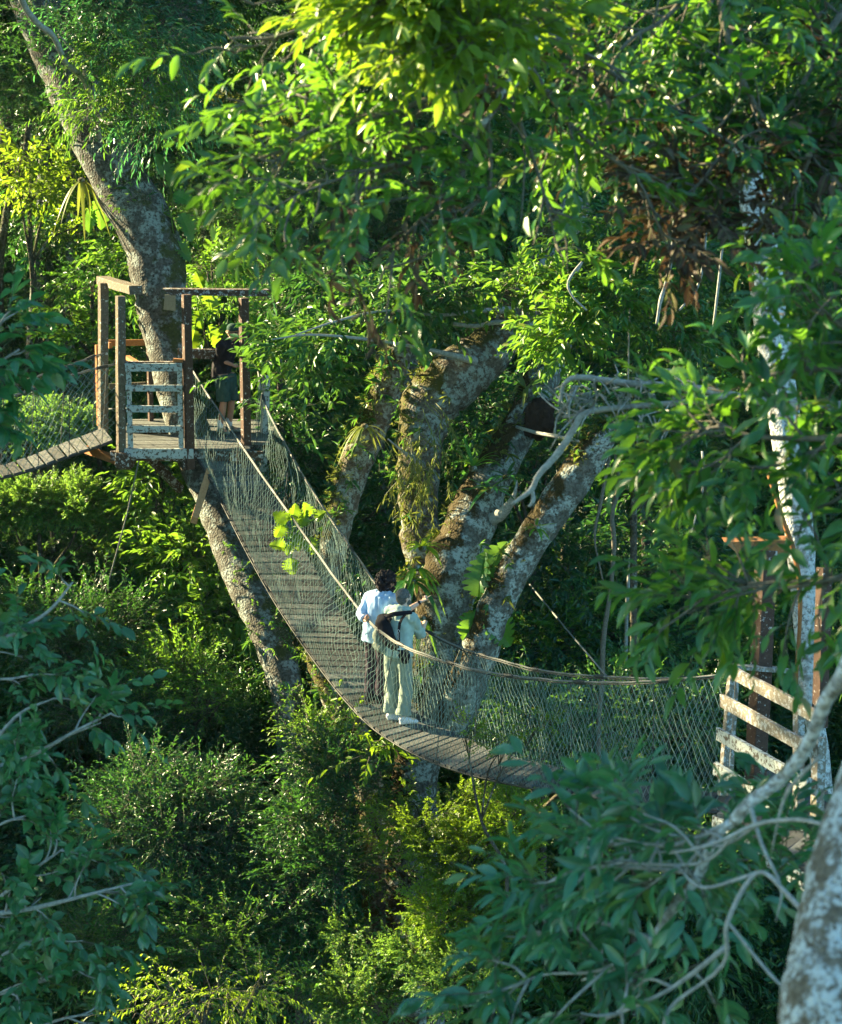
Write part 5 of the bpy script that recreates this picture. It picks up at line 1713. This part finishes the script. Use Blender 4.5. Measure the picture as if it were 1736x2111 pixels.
aroid('bright yellow broad leaves glowing behind the netting at mid bridge', [(602, 1072, 30.3, 1.3), (590, 1078, 30.3, 2.4), (582, 1082, 30.3, -2.0), (620, 1084, 30.2, 1.2), (634, 1066, 30.2, 1.7), (650, 1070, 30.2, .7), (602, 1118, 30.3, -2), (636, 1108, 30.2, -1.3), (622, 1104, 30.2, -1.9), (600, 1150, 30.3, -1.5), (588, 1130, 30.2, 2.8)], 'yellow', .22, .22, 1)
aroid('large green lobed leaf climbing in the fork left of the slanting limb', [(985, 1230, 28.8, 1.5), (1000, 1190, 28.8, 1.1), (978, 1260, 28.8, -1.9), (1002, 1265, 28.7, -.9)], 'fresh', .52, .36, 2)
aroid('lobed leaves climbing the right side of the leaning trunk', [(350, 385, 34.6, .9), (358, 400, 34.6, -.4), (345, 370, 34.7, 1.9), (372, 440, 34.8, -1.1), (360, 500, 34.8, -.8)], 'fresh', .46, .34, 3)
aroid('yellow green broad leaves left of the capped person', [(405, 560, 35.6, -1.2), (420, 600, 35.6, -1.0), (410, 640, 35.6, -1.5), (430, 670, 35.6, -1.2), (402, 680, 35.6, -1.8)], 'yellow', .36, .28, 4)
aroid('broad green leaves drooping left of the leaning trunk top', [(200, 405, 35.5, -1.4), (190, 430, 35.5, -1.8), (215, 380, 35.5, -1.0)], 'fresh', .5, .36, 5)


def rosette(label, u, v, D, n, L, W, mat, up=.7, seed=0, name='strap_leaved_epiphyte', cat='epiphyte', droop=.5):
    rnd = random.Random(seed)
    c = P(u, v, D)
    r = empty(name, c, label, cat)
    m = MB()
    for k in range(n):
        a = 2 * PI * k / n + rnd.uniform(-.3, .3)
        d = Vector((math.cos(a), math.sin(a) * .8 - .2, up * rnd.uniform(.3, 1.6))).normalized()
        Lk = L * rnd.uniform(.6, 1.15); dr = droop * rnd.uniform(.5, 1.5)
        b = d.cross(Vector((0, 0, 1))).normalized()
        vs, K = [], 8
        for q in range(K + 1):
            t = q / K
            p = c + d * (Lk * t) - Vector((0, 0, 1)) * (Lk * dr * t * t)
            wv = W * math.sin(PI * min(1, .12 + .88 * t)) ** .6 * .5
            vs += [p - b * wv + Vector((0, 0, wv * .3)), p, p + b * wv + Vector((0, 0, wv * .3))]
        fs = []
        for q in range(K):
            for s in (0, 1):
                i = q * 3 + s
                fs.append((i, i + 1, i + 4, i + 3))
        m.add(vs, fs)
    m.build('foliage', LM[mat], r, smooth=True)
    m = MB(); m.ball(c, (.06, .06, .05)); m.build('root_ball', BARK['mossy'], r, smooth=True)


rosette('upright strap leaved fern in the fork of the spreading tree', 975, 965, 29.4, 12, .55, .06, 'fresh', 1.0, 1)
rosette('spiky strap leaved fern above the termite nest', 1085, 805, 30.2, 16, .65, .05, 'straw', .8, 2)
rosette('lit fern clump on the left side of the main fork', 872, 1130, 29.0, 18, .38, .05, 'yellow', .7, 3)
rosette('small drooping strap fern under the lit fern clump', 858, 1170, 28.9, 10, .40, .06, 'yellow', .1, 4, droop=1.1)
rosette('pale strap leaf tuft on the mossy trunk above the netting', 752, 880, 30.9, 16, .42, .035, 'straw', .1, 5, droop=1.0)
rosette('dark strap fern low on the trunk behind the people', 850, 1200, 28.9, 14, .55, .08, 'mid', .4, 6, droop=.9)
rosette('long strap leaves hanging below the pointing hand', 870, 1275, 29.2, 8, .42, .07, 'fresh', -.2, 7, droop=1.2)
rosette('sunlit strap leaves left of the pointing hand', 836, 1195, 29.2, 9, .34, .07, 'straw', .6, 8)
rosette('mossy fern tuft half way up the slanting limb', 1105, 1090, 28.2, 14, .28, .04, 'fresh', .6, 9)
rosette('dark fern between the trunk fork and the dark limb', 1010, 1010, 29.2, 14, .5, .06, 'mid', .5, 10)
rosette('narrow leaved tuft on the dark limb under the termite nest', 1045, 985, 29.6, 12, .45, .05, 'mid', .4, 11)
rosette('dry yellow strap leaves beside the post right of the leaning trunk', 470, 760, 34.6, 12, .32, .04, 'yellow', -.1, 12, droop=1.0)
rosette('lit dangling strap leaves left of the leaning trunk top', 168, 372, 35.2, 12, .5, .06, 'straw', -.2, 13, droop=1.2)
rosette('fan shaped fern standing in the shade at the left', 95, 700, 44, 26, 1.3, .05, 'teal', 1.2, 14, name='fan_fern', cat='fern')
rosette('arching blue green fern frond left of the portal posts', 135, 760, 42, 12, 1.3, .07, 'teal', 1.3, 15, name='fan_fern', cat='fern')
rosette('tuft of strap leaves on the deep forked trunk at right', 1300, 1250, 33, 10, .6, .05, 'mid', .3, 16)

# hanging stems with narrow leaves on the mossy limb
r = empty('hanging_climber', P(860, 860, 29.7), 'tangle of thin hanging stems with narrow leaves on the mossy limb', 'climber')
m = MB(); pp, dd_ = [], []
for k in range(26):
    u0, v0 = random.uniform(832, 905), random.uniform(830, 960)
    u1, v1 = u0 + random.uniform(-60, 60), v0 + random.uniform(60, 190)
    D = random.uniform(28.9, 29.7)
    q = [P(u0, v0, D), P((u0 + u1) / 2 + random.uniform(-40, 40), (v0 + v1) / 2 - 20, D - .2), P(u1, v1, D - .1)]
    sp = spline([tuple(x) for x in q], 5)
    m.tube([Vector(x) for x in sp], .0045, 4)
    for x0, x1 in zip(sp[3:], sp[4:]):
        if random.random() < .55: pp.append(x0); dd_.append(x1 - x0)
m.build('stem', LM['straw'], r)
pp = np.array(pp); dd_ = unit(np.array(dd_))
foliage('foliage', r, pp, dd_, np.full(len(pp), .25), dict(L=.11, W=.018, K=5, T=.25, kind=6, ang=.6, down=.4, jit=.3, droop=.15), LM['straw'], 1.0, wood=False)

# small ferns, orchids and moss cushions that cling to the limbs
def epiphytes(tr, n, style, mat, name, updot, size=1.0):
    PP, DD = [], []
    for o in SURF[tr]:
        me = o.data; off = np.array(wloc(o))
        k = len(me.polygons)
        c = np.empty(k * 3); nn = np.empty(k * 3); me.polygons.foreach_get('center', c); me.polygons.foreach_get('normal', nn)
        c = c.reshape(-1, 3) + off; nn = nn.reshape(-1, 3)
        u, v, dd_ = project(c)
        a = np.array([noise.noise(Vector(q * .9)) for q in c])
        w_ = (u > -50) & (v > -50) & (v < 1560) & ((nn @ np.array([-.5, -.35, .8])) > updot) & (a > -.05)
        i = np.nonzero(w_)[0]
        if len(i) == 0: continue
        i = rng.choice(i, int(n * len(i) / 900) + 4)
        PP.append(c[i] + rng.normal(size=(len(i), 3)) * .05); DD.append(unit(nn[i] + np.array([0, 0, .35]) + rng.normal(size=(len(i), 3)) * .5))
    p, d = np.concatenate(PP), np.concatenate(DD)
    foliage(name, TR[tr], p, d, np.full(len(p), style['T']), style, LM[mat], size, wood=False)


EP1 = dict(L=.16, W=.018, K=7, T=.05, kind=6, ang=1.0, down=.5, jit=.5, droop=.35)
EP2 = dict(L=.035, W=.016, K=14, T=.07, kind=2, ang=1.2, down=.1, jit=.6, droop=.1)
epiphytes('centre', 60, EP1, 'mid', 'epiphytes', .35); epiphytes('centre', 450, EP2, 'straw', 'moss', .5)
epiphytes('centre', 50, EP1, 'straw', 'epiphytes', .2)
epiphytes('mossy', 160, EP1, 'mid', 'epiphytes', .2); epiphytes('mossy', 1100, EP2, 'straw', 'moss', .35)
epiphytes('lean', 60, EP1, 'mid', 'epiphytes', .2); epiphytes('lean', 300, EP2, 'fresh', 'moss', .5)

# moss tufts on the lit sides
for tr, spots, lab in (('mossy', [(735, 915, 31.2), (702, 980, 31.2), (715, 950, 31.2), (690, 1030, 31.2), (680, 1060, 31.2)], 'moss_tuft'), ('centre', [(920, 1075, 29.1), (905, 1100, 29.1), (930, 1060, 29.2), (895, 1130, 29.1), (850, 870, 29.9), (848, 930, 29.9), (845, 1010, 29.9)], 'moss_tuft')):
    ls = [ilobe(u, v, D, 12, 16) for u, v, D in spots]
    p, d, L = lobes_to_twigs(ls, 60, dict(T=.12), .8, 5)
    foliage(lab, TR[tr], p, d, L * .9, dict(L=.03, W=.012, K=10, T=.12, kind=2, ang=1.0, down=.2, jit=.4, droop=.1), LM['straw'], 1.0, wood=False)


# ------------------------------------------------------------------ foreground trees (out of focus)
def branch_tree(r, branches, style, mat, per_m=7, size=1.0, wood='blotch', sides=10, spread=.55, clust=3, wmat=None, names=('branch', 'foliage'), start=.15):
    """branches: lists of (u, v, depth, width px); side twigs with leaf sprays grow along them"""
    m = MB(); PP, DD, LL = [], [], []
    st = ST[style]
    for ib, br in enumerate(branches):
        pts_ = [tuple(P(a[0], a[1], a[2])) + (a[3] * a[2] / FPX / 2,) for a in br]
        sp = spline(pts_, 6)
        wlimb(m, sp, sides, .14, ib)
        c = np.array([s_[:3] for s_ in sp])
        seg = np.linalg.norm(np.diff(c, axis=0), axis=1); arc = np.concatenate([[0], np.cumsum(seg)])
        n = int(arc[-1] * per_m)
        for k in range(n):
            s_ = rng.uniform(start, 1) * arc[-1]
            q = np.array([np.interp(s_, arc, c[:, j]) for j in range(3)])
            i = min(np.searchsorted(arc, s_), len(c) - 1); tdir = unit(c[i] - c[i - 1])
            dv = unit(tdir * rng.uniform(.2, .9) + rdir(1)[0] * .9 + np.array([0, 0, .05]))
            ln = spread * rng.uniform(.3, 1.1) * (1.15 - .5 * s_ / arc[-1])
            e = q + dv * ln + np.array([0, 0, -.06 * ln])
            md = (q + e) / 2 + rdir(1)[0] * ln * .12
            wlimb(m, spline([tuple(q) + (.009,), tuple(md) + (.006,), tuple(e) + (.003,)], 3), 5, 0)
            for _ in range(clust):
                t = rng.uniform(.35, 1.0)
                b = q * (1 - t) + e * t if t < .5 else md * (2 - 2 * t) + e * (2 * t - 1)
                PP.append(b); DD.append(unit(dv + rdir(1)[0] * .7)); LL.append(st['T'] * rng.uniform(.5, 1.1))
    m.build(names[0], wmat or BARK[wood], r, smooth=True)
    PP, DD, LL = carve(np.array(PP), np.array(DD), np.array(LL))
    return foliage(names[1], r, PP, DD, LL, st, LM[mat], size, wood=True, twr=.003, wname='twigs')


# right foreground tree: blotched trunk at the corner, its low boughs
r = empty('foreground_tree', P(1760, 2900, 7.3), 'big blurred blotched trunk at the lower right corner with its teal leaved low boughs', 'tree')
TR['fr'] = r
m = MB()
limb(m, [(2150, 700, 8.4, 170), (1990, 1250, 8.2, 190), (1838, 1600, 8.0, 200), (1785, 1780, 7.8, 225), (1748, 2000, 7.6, 245), (1735, 2111, 7.5, 258), (1715, 2500, 7.4, 290), (1700, 3400, 7.3, 330), (1700, 7500, 7.3, 400)], n=6, sides=28, rough=.05, seed=31)
m.build('trunk', BARK['blotch'], r, smooth=True)
m = MB()
limb(m, [(1900, 1200, 8.2, 60), (1790, 1290, 8.3, 42), (1736, 1395, 8.5, 34), (1700, 1450, 8.7, 30), (1668, 1530, 8.9, 28), (1610, 1605, 9.1, 27), (1545, 1655, 9.2, 27), (1515, 1690, 9.3, 25)], n=6, sides=12, rough=.12, seed=32)
limb(m, [(1515, 1690, 9.3, 20), (1475, 1725, 9.4, 22), (1440, 1800, 9.5, 24), (1390, 1870, 9.6, 22), (1345, 1935, 9.7, 16), (1280, 1990, 9.8, 9), (1200, 2020, 9.9, 6)], n=6, sides=12, rough=.12, seed=33)
m.build('limb', BARK['pale'], r, smooth=True)
branch_tree(r, [[(1515, 1690, 9.3, 12), (1400, 1740, 9.5, 10), (1290, 1740, 9.7, 8), (1190, 1750, 9.9, 5)], [(1440, 1800, 9.5, 12), (1330, 1790, 9.7, 9), (1210, 1790, 10, 6), (1110, 1830, 10.2, 4)],
                [(1345, 1935, 9.7, 12), (1220, 1900, 9.9, 8), (1100, 1930, 10.1, 5), (1030, 1930, 10.2, 3)], [(1345, 1935, 9.7, 10), (1240, 2000, 9.8, 7), (1120, 2010, 10, 5), (1020, 2050, 10, 3)],
                [(1500, 1950, 9.2, 12), (1380, 2040, 9.4, 9), (1250, 2100, 9.6, 6)], [(1560, 1700, 9.1, 9), (1500, 1740, 9.3, 6), (1420, 1750, 9.5, 5), (1340, 1760, 9.6, 4)], [(1515, 1720, 9.2, 9), (1440, 1780, 9.4, 7), (1260, 1780, 9.7, 5), (1160, 1800, 9.8, 3)]],
            'fore', 'teal', 8.5, .82, wmat=TWIG_PALE, clust=3, spread=.36, start=.2)
crown_on(r, [(1330, 1770, 10.2, 150, 50), (1200, 1820, 10.3, 90, 60), (1480, 1760, 10.4, 110, 50), (1120, 1950, 10.3, 110, 80), (1280, 1850, 10.3, 120, 80), (1400, 1970, 10.3, 110, 80), (1550, 1820, 10.6, 90, 90), (1600, 1780, 10.8, 60, 50)], 'fore', 'teal', 50, .82, name='foliage', sub=9)
crown_on(r, [(1500, 1740, 11.5, 70, 30), (1600, 1770, 11.5, 90, 50), (1420, 1740, 11.5, 60, 26), (1650, 1730, 11.5, 50, 50)], 'fore', 'teal', 60, .9, name='foliage', sub=8)
m = MB()
for ip in ([(1720, 1960, 8.6, 12), (1620, 1840, 8.9, 10), (1560, 1800, 9, 9), (1500, 1900, 9, 10), (1490, 1990, 9.1, 8), (1380, 2080, 9.3, 8), (1370, 2160, 9.3, 7)],
           [(1700, 1700, 8.6, 9), (1640, 1690, 8.8, 9), (1560, 1700, 9, 10), (1470, 1740, 9.1, 8), (1380, 1760, 9.2, 2)], [(1560, 1800, 9, 8), (1450, 1830, 9.1, 7), (1400, 1790, 9.2, 2)],
           [(1500, 1900, 9, 7), (1580, 2000, 9, 7), (1640, 2060, 8.9, 3)], [(1545, 1655, 9.2, 12), (1570, 1740, 9.1, 8), (1610, 1830, 9, 6), (1600, 1900, 9, 2)], [(1690, 1560, 8.7, 8), (1620, 1640, 8.9, 7), (1590, 1760, 9, 2)]):
    limb(m, ip, n=5, sides=8, rough=.15, seed=34)
m.build('bare_branch', TWIG_PALE, r, smooth=True)

# the mid right boughs, green and lit
r = empty('foreground_tree', P(2100, 3000, 10.5), 'blurred green boughs with large leaves reaching in from the right edge at mid height', 'tree')
m = MB()
limb(m, [(2150, 200, 10.5, 120), (2130, 1000, 10.5, 130), (2100, 2200, 10.5, 150), (2080, 5500, 10.5, 200)], n=6, sides=18, rough=.06, seed=35)
m.build('trunk', BARK['blotch'], r, smooth=True)
branch_tree(r, [[(2130, 900, 10.5, 40), (1900, 800, 10.6, 22), (1700, 760, 10.8, 14), (1560, 780, 11, 9), (1520, 800, 11.2, 5)], [(1900, 800, 10.6, 20), (1720, 660, 10.8, 12), (1600, 620, 11, 8), (1570, 640, 11.2, 4)],
                [(1950, 850, 10.6, 22), (1750, 900, 10.7, 14), (1560, 900, 10.9, 10), (1480, 880, 11, 7), (1390, 905, 11.2, 4)], [(1750, 900, 10.7, 10), (1600, 960, 10.9, 8), (1520, 960, 11, 6), (1430, 960, 11.2, 4)],
                [(1900, 800, 10.6, 18), (1780, 600, 10.6, 12), (1690, 540, 10.8, 8), (1640, 520, 10.9, 4)], [(1950, 1000, 10.5, 18), (1760, 1180, 10.6, 12), (1600, 1200, 10.8, 9), (1520, 1210, 11, 6), (1420, 1265, 11.1, 4)],
                [(1760, 1180, 10.6, 10), (1640, 1210, 10.7, 8), (1540, 1210, 10.9, 6), (1440, 1240, 11, 4)], [(1900, 800, 10.6, 16), (1760, 1000, 10.7, 9), (1660, 1060, 10.8, 5)]],
            'fore', 'glossy', 10.5, .88, wmat=TWIG, clust=3, spread=.40, start=.25)

# the top boughs
r = empty('foreground_tree', P(1300, 2900, 14.5), 'blurred overhanging boughs of large green leaves across the top of the view', 'tree')
m = MB()
limb(m, [(1095, -420, 12.6, 70), (1088, -60, 12.2, 40), (1100, 60, 12, 34), (1088, 130, 11.9, 32), (1045, 180, 11.8, 26), (1005, 240, 11.7, 18), (960, 300, 11.6, 13), (900, 330, 11.5, 10)], n=6, sides=14, rough=.14, seed=36)
limb(m, [(2400, -900, 13.5, 190), (1900, -600, 13.2, 120), (1500, -450, 12.9, 90), (1095, -420, 12.6, 70)], n=6, sides=16, rough=.1, seed=37)
m.build('limb', BARK['blotch'], r, smooth=True)
TOP = [[(1095, -300, 12.4, 30), (900, -120, 12.2, 18), (760, 10, 12, 12), (620, 60, 11.8, 8), (540, 90, 11.7, 5), (480, 110, 11.6, 3)],
       [(1088, -40, 12.2, 20), (940, 60, 12, 14), (820, 110, 11.9, 10), (700, 160, 11.7, 7), (600, 200, 11.6, 5), (510, 230, 11.5, 3)],
       [(1045, 180, 11.8, 18), (900, 200, 11.7, 12), (780, 240, 11.6, 8), (640, 270, 11.4, 6), (570, 330, 11.3, 4), (500, 380, 11.3, 3)],
       [(960, 300, 11.6, 12), (860, 330, 11.5, 9), (760, 350, 11.4, 7), (640, 390, 11.3, 5), (560, 430, 11.2, 3)],
       [(1005, 240, 11.7, 14), (930, 400, 11.5, 9), (850, 470, 11.4, 7), (800, 540, 11.3, 5), (775, 610, 11.3, 3)],
       [(1005, 240, 11.7, 12), (1010, 380, 11.6, 8), (960, 440, 11.5, 6), (940, 490, 11.4, 4)],
       [(1100, 60, 12, 20), (1220, 120, 12, 14), (1330, 200, 12, 10), (1450, 260, 12, 8), (1560, 330, 12, 5)],
       [(1088, 130, 11.9, 14), (1180, 260, 11.8, 10), (1280, 340, 11.8, 8), (1380, 390, 11.8, 5)],
       [(1500, -450, 12.9, 40), (1480, -100, 12.5, 20), (1500, 80, 12.3, 14), (1560, 220, 12.2, 10), (1640, 330, 12.2, 6)],
       [(1480, -100, 12.5, 16), (1380, 30, 12.3, 10), (1290, 90, 12.2, 8), (1230, 200, 12.1, 5)],
       [(1900, -600, 13.2, 50), (1800, -100, 12.8, 24), (1700, 80, 12.5, 14), (1640, 200, 12.4, 9), (1560, 290, 12.4, 5)],
       [(1800, -100, 12.8, 20), (1720, 250, 12.5, 12), (1690, 400, 12.4, 8), (1700, 520, 12.4, 4)],
       [(1045, 180, 11.8, 12), (1100, 330, 11.7, 8), (1130, 430, 11.6, 6), (1150, 520, 11.6, 3)],
       [(900, -120, 12.2, 14), (800, -60, 12.1, 10), (640, -20, 12, 7), (520, 10, 11.9, 4)], [(1088, -60, 12.2, 14), (1000, 0, 12, 9), (900, 30, 11.9, 7), (820, 40, 11.8, 4)]]
branch_tree(r, TOP, 'fore', 'glossy', 11, .78, wmat=TWIG, clust=3, spread=.5, start=.12)
crown_on(r, [(900, 15, 11.2, 130, 50), (760, 25, 11.2, 100, 45), (1000, 80, 11, 70, 40), (620, 30, 11.2, 80, 30), (850, 120, 11, 60, 26), (1100, 20, 11.2, 60, 26)], 'fore', 'yellow', 400, .8, name='sunlit_foliage', sub=8)  # yellow leaf colour paints the sunlight onto this part of the boughs
crown_on(r, [(1500, 330, 12.6, 150, 70), (1640, 250, 12.8, 130, 110), (1400, 200, 12.8, 120, 90), (1620, 60, 13, 130, 80), (1300, 330, 12.6, 90, 60), (1250, 130, 13, 90, 80), (1690, 420, 12.6, 60, 60)], 'fore', 'dark', 300, .72, name='foliage', sub=10)  # darker leaf colour paints in the shade of the upper right boughs
crown_on(r, [(1450, 350, 12.3, 130, 60), (1620, 330, 12.4, 110, 60), (1560, 430, 12.3, 130, 36), (1300, 300, 12.3, 80, 50), (1180, 90, 12.2, 40, 60), (860, 420, 11.5, 30, 60), (1680, 200, 12.5, 60, 80)], 'fore', 'brown', 130, .6, name='dead_leaves', sub=9)
branch_tree(r, [[(1560, 330, 12.2, 10), (1500, 420, 12.1, 8), (1420, 470, 12, 6), (1340, 490, 12, 4)], [(1640, 330, 12.2, 10), (1600, 420, 12.1, 8), (1560, 480, 12, 5)], [(1100, 60, 12, 10), (1060, 110, 12, 7), (1010, 140, 12, 4)],
                [(1500, 300, 12, 9), (1440, 380, 12, 7), (1380, 420, 12, 4)], [(1680, 300, 12, 9), (1640, 390, 12, 7), (1600, 440, 12, 4)], [(1300, 340, 11.8, 8), (1340, 420, 11.8, 6), (1380, 520, 11.8, 4)], [(1180, 60, 12, 8), (1170, 110, 12, 6), (1160, 160, 12, 4)], [(930, 400, 11.5, 6), (870, 430, 11.4, 5), (850, 500, 11.4, 3)], [(760, 350, 11.4, 5), (720, 450, 11.4, 4), (700, 520, 11.4, 3)]], 'fore', 'brown', 16, .7, wmat=TWIG, clust=2, spread=.3, names=('dead_branch', 'dead_leaves'), start=.1)

# grey dead branches in the middle of the right side
r = empty('dead_branch', P(1480, 820, 14.5), 'tangle of bare grey lichen covered dead branches left of the right boughs', 'branch')
m = MB()
for ip in ([(1900, 850, 14, 30), (1600, 830, 14.3, 22), (1430, 800, 14.5, 16), (1300, 790, 14.6, 14), (1200, 778, 14.7, 12), (1165, 790, 14.7, 9), (1155, 830, 14.7, 7)],
           [(1500, 815, 14.4, 14), (1400, 830, 14.5, 13), (1300, 838, 14.6, 11), (1220, 850, 14.7, 8), (1160, 860, 14.7, 6)],
           [(1300, 838, 14.6, 10), (1210, 850, 14.5, 12), (1180, 890, 14.5, 15), (1150, 935, 14.5, 15), (1110, 980, 14.5, 13), (1095, 1010, 14.5, 12), (1055, 1040, 14.5, 7)],
           [(1095, 1005, 14.5, 8), (1100, 1030, 14.5, 9), (1090, 1045, 14.5, 5)]):
    limb(m, ip, n=6, sides=9, rough=.16, seed=40)
for k in range(60):
    u = random.uniform(1160, 1420); v = random.uniform(770, 860)
    du, dv = random.uniform(-70, 40), random.uniform(-50, 90)
    limb(m, [(u, v, 14.6, 4.5), (u + du * .5 + random.uniform(-15, 15), v + dv * .5, 14.6 + random.uniform(-.3, .3), 3.2), (u + du, v + dv, 14.6 + random.uniform(-.4, .4), 2)], n=3, sides=5, rough=.2, seed=k)
m.build('dead_wood', TWIG_PALE, r, smooth=True)
ls = [ilobe(1230, 820, 14.6, 60, 40), ilobe(1330, 810, 14.6, 60, 36), ilobe(1190, 860, 14.6, 30, 40)]
p, d, L = lobes_to_twigs(ls, 40, dict(T=.1), .6, 8)
foliage('lichen_tuft', r, p, d, L * .7, dict(L=.045, W=.012, K=8, T=.1, kind=2, ang=1.0, down=.5, jit=.6, droop=.2), leaf_mat('grey_lichen', [(0.20, 0.23, 0.20), (0.32, 0.35, 0.31)], (0.3, 0.35, 0.3), .2, .9, .1), 1.0, wood=False)

# left foreground tree: teal boughs up the left edge
r = empty('foreground_tree', P(-260, 3300, 15.5), 'teal leaved boughs with pale twigs growing in from the lower left edge', 'tree')
m = MB()
limb(m, [(-300, 300, 15.5, 70), (-280, 1200, 15.5, 90), (-260, 2200, 15.5, 110), (-240, 5000, 15.5, 150)], n=6, sides=16, rough=.07, seed=41)
m.build('trunk', BARK['pale'], r, smooth=True)
B_ = [[(-280, 1500, 15.5, 26), (-100, 1380, 15.4, 14), (20, 1310, 15.3, 10), (100, 1260, 15.2, 7), (150, 1200, 15.2, 4)], [(-280, 1700, 15.5, 26), (-60, 1600, 15.4, 12), (60, 1560, 15.3, 9), (150, 1510, 15.2, 7), (230, 1470, 15.2, 4)],
      [(-60, 1600, 15.4, 9), (30, 1480, 15.3, 7), (110, 1440, 15.3, 4)], [(-270, 2000, 15.5, 24), (-60, 1900, 15.4, 13), (80, 1870, 15.3, 10), (200, 1840, 15.2, 7), (300, 1815, 15.2, 4)], [(-60, 1900, 15.4, 9), (60, 1800, 15.3, 7), (130, 1750, 15.3, 4)],
      [(-260, 2200, 15.5, 24), (-80, 2080, 15.4, 12), (60, 2030, 15.3, 8), (160, 1990, 15.3, 5)], [(-100, 1380, 15.4, 8), (0, 1400, 15.3, 6), (70, 1390, 15.3, 4)], [(-260, 2300, 15.5, 16), (-60, 2180, 15.4, 9), (100, 2110, 15.3, 6), (180, 2090, 15.3, 4)],
      [(-270, 1900, 15.5, 12), (-80, 1760, 15.4, 8), (0, 1700, 15.3, 6), (60, 1680, 15.3, 4)], [(-80, 2080, 15.4, 7), (20, 1960, 15.3, 6), (120, 1930, 15.3, 4)]]
branch_tree(r, B_, 'broad', 'teal', 6.5, .75, wood='pale', clust=3, spread=.42, start=.3, wmat=TWIG_PALE)
branch_tree(r, [[(-290, 900, 15.5, 26), (-100, 820, 15.4, 10), (-20, 760, 15.3, 7), (40, 720, 15.2, 4)], [(-100, 820, 15.4, 8), (-10, 680, 15.3, 6), (40, 640, 15.3, 3)], [(-290, 1000, 15.5, 20), (-100, 880, 15.4, 8), (0, 850, 15.3, 5)]],
            'broad', 'teal', 5.5, .95, clust=3, spread=.36, start=.4, wmat=TWIG_PALE, names=('upper_branch', 'upper_foliage'))

# ------------------------------------------------------------------ damp air over the valley
m = MB()
x0, x1, y0, y1, z0, z1 = -270, 270, -70, 410, -8, 75
m.add([(x0, y0, z0), (x1, y0, z0), (x1, y1, z0), (x0, y1, z0), (x0, y0, z1), (x1, y0, z1), (x1, y1, z1), (x0, y1, z1)],
      [(3, 2, 1, 0), (4, 5, 6, 7), (0, 1, 5, 4), (1, 2, 6, 5), (2, 3, 7, 6), (3, 0, 4, 7)])
hm = bpy.data.materials.new('damp_air'); hm.use_nodes = True
for n_ in list(hm.node_tree.nodes): hm.node_tree.nodes.remove(n_)
ho = hm.node_tree.nodes.new('ShaderNodeOutputMaterial'); hv = hm.node_tree.nodes.new('ShaderNodeVolumePrincipled')
hv.inputs['Color'].default_value = (.86, .95, 1, 1); hv.inputs['Density'].default_value = .0002; hv.inputs['Anisotropy'].default_value = .3
hm.node_tree.links.new(hv.outputs[0], ho.inputs['Volume'])
o = m.build('haze', hm); o['kind'] = 'stuff'; o['label'] = 'thin damp bluish haze filling the forest valley'
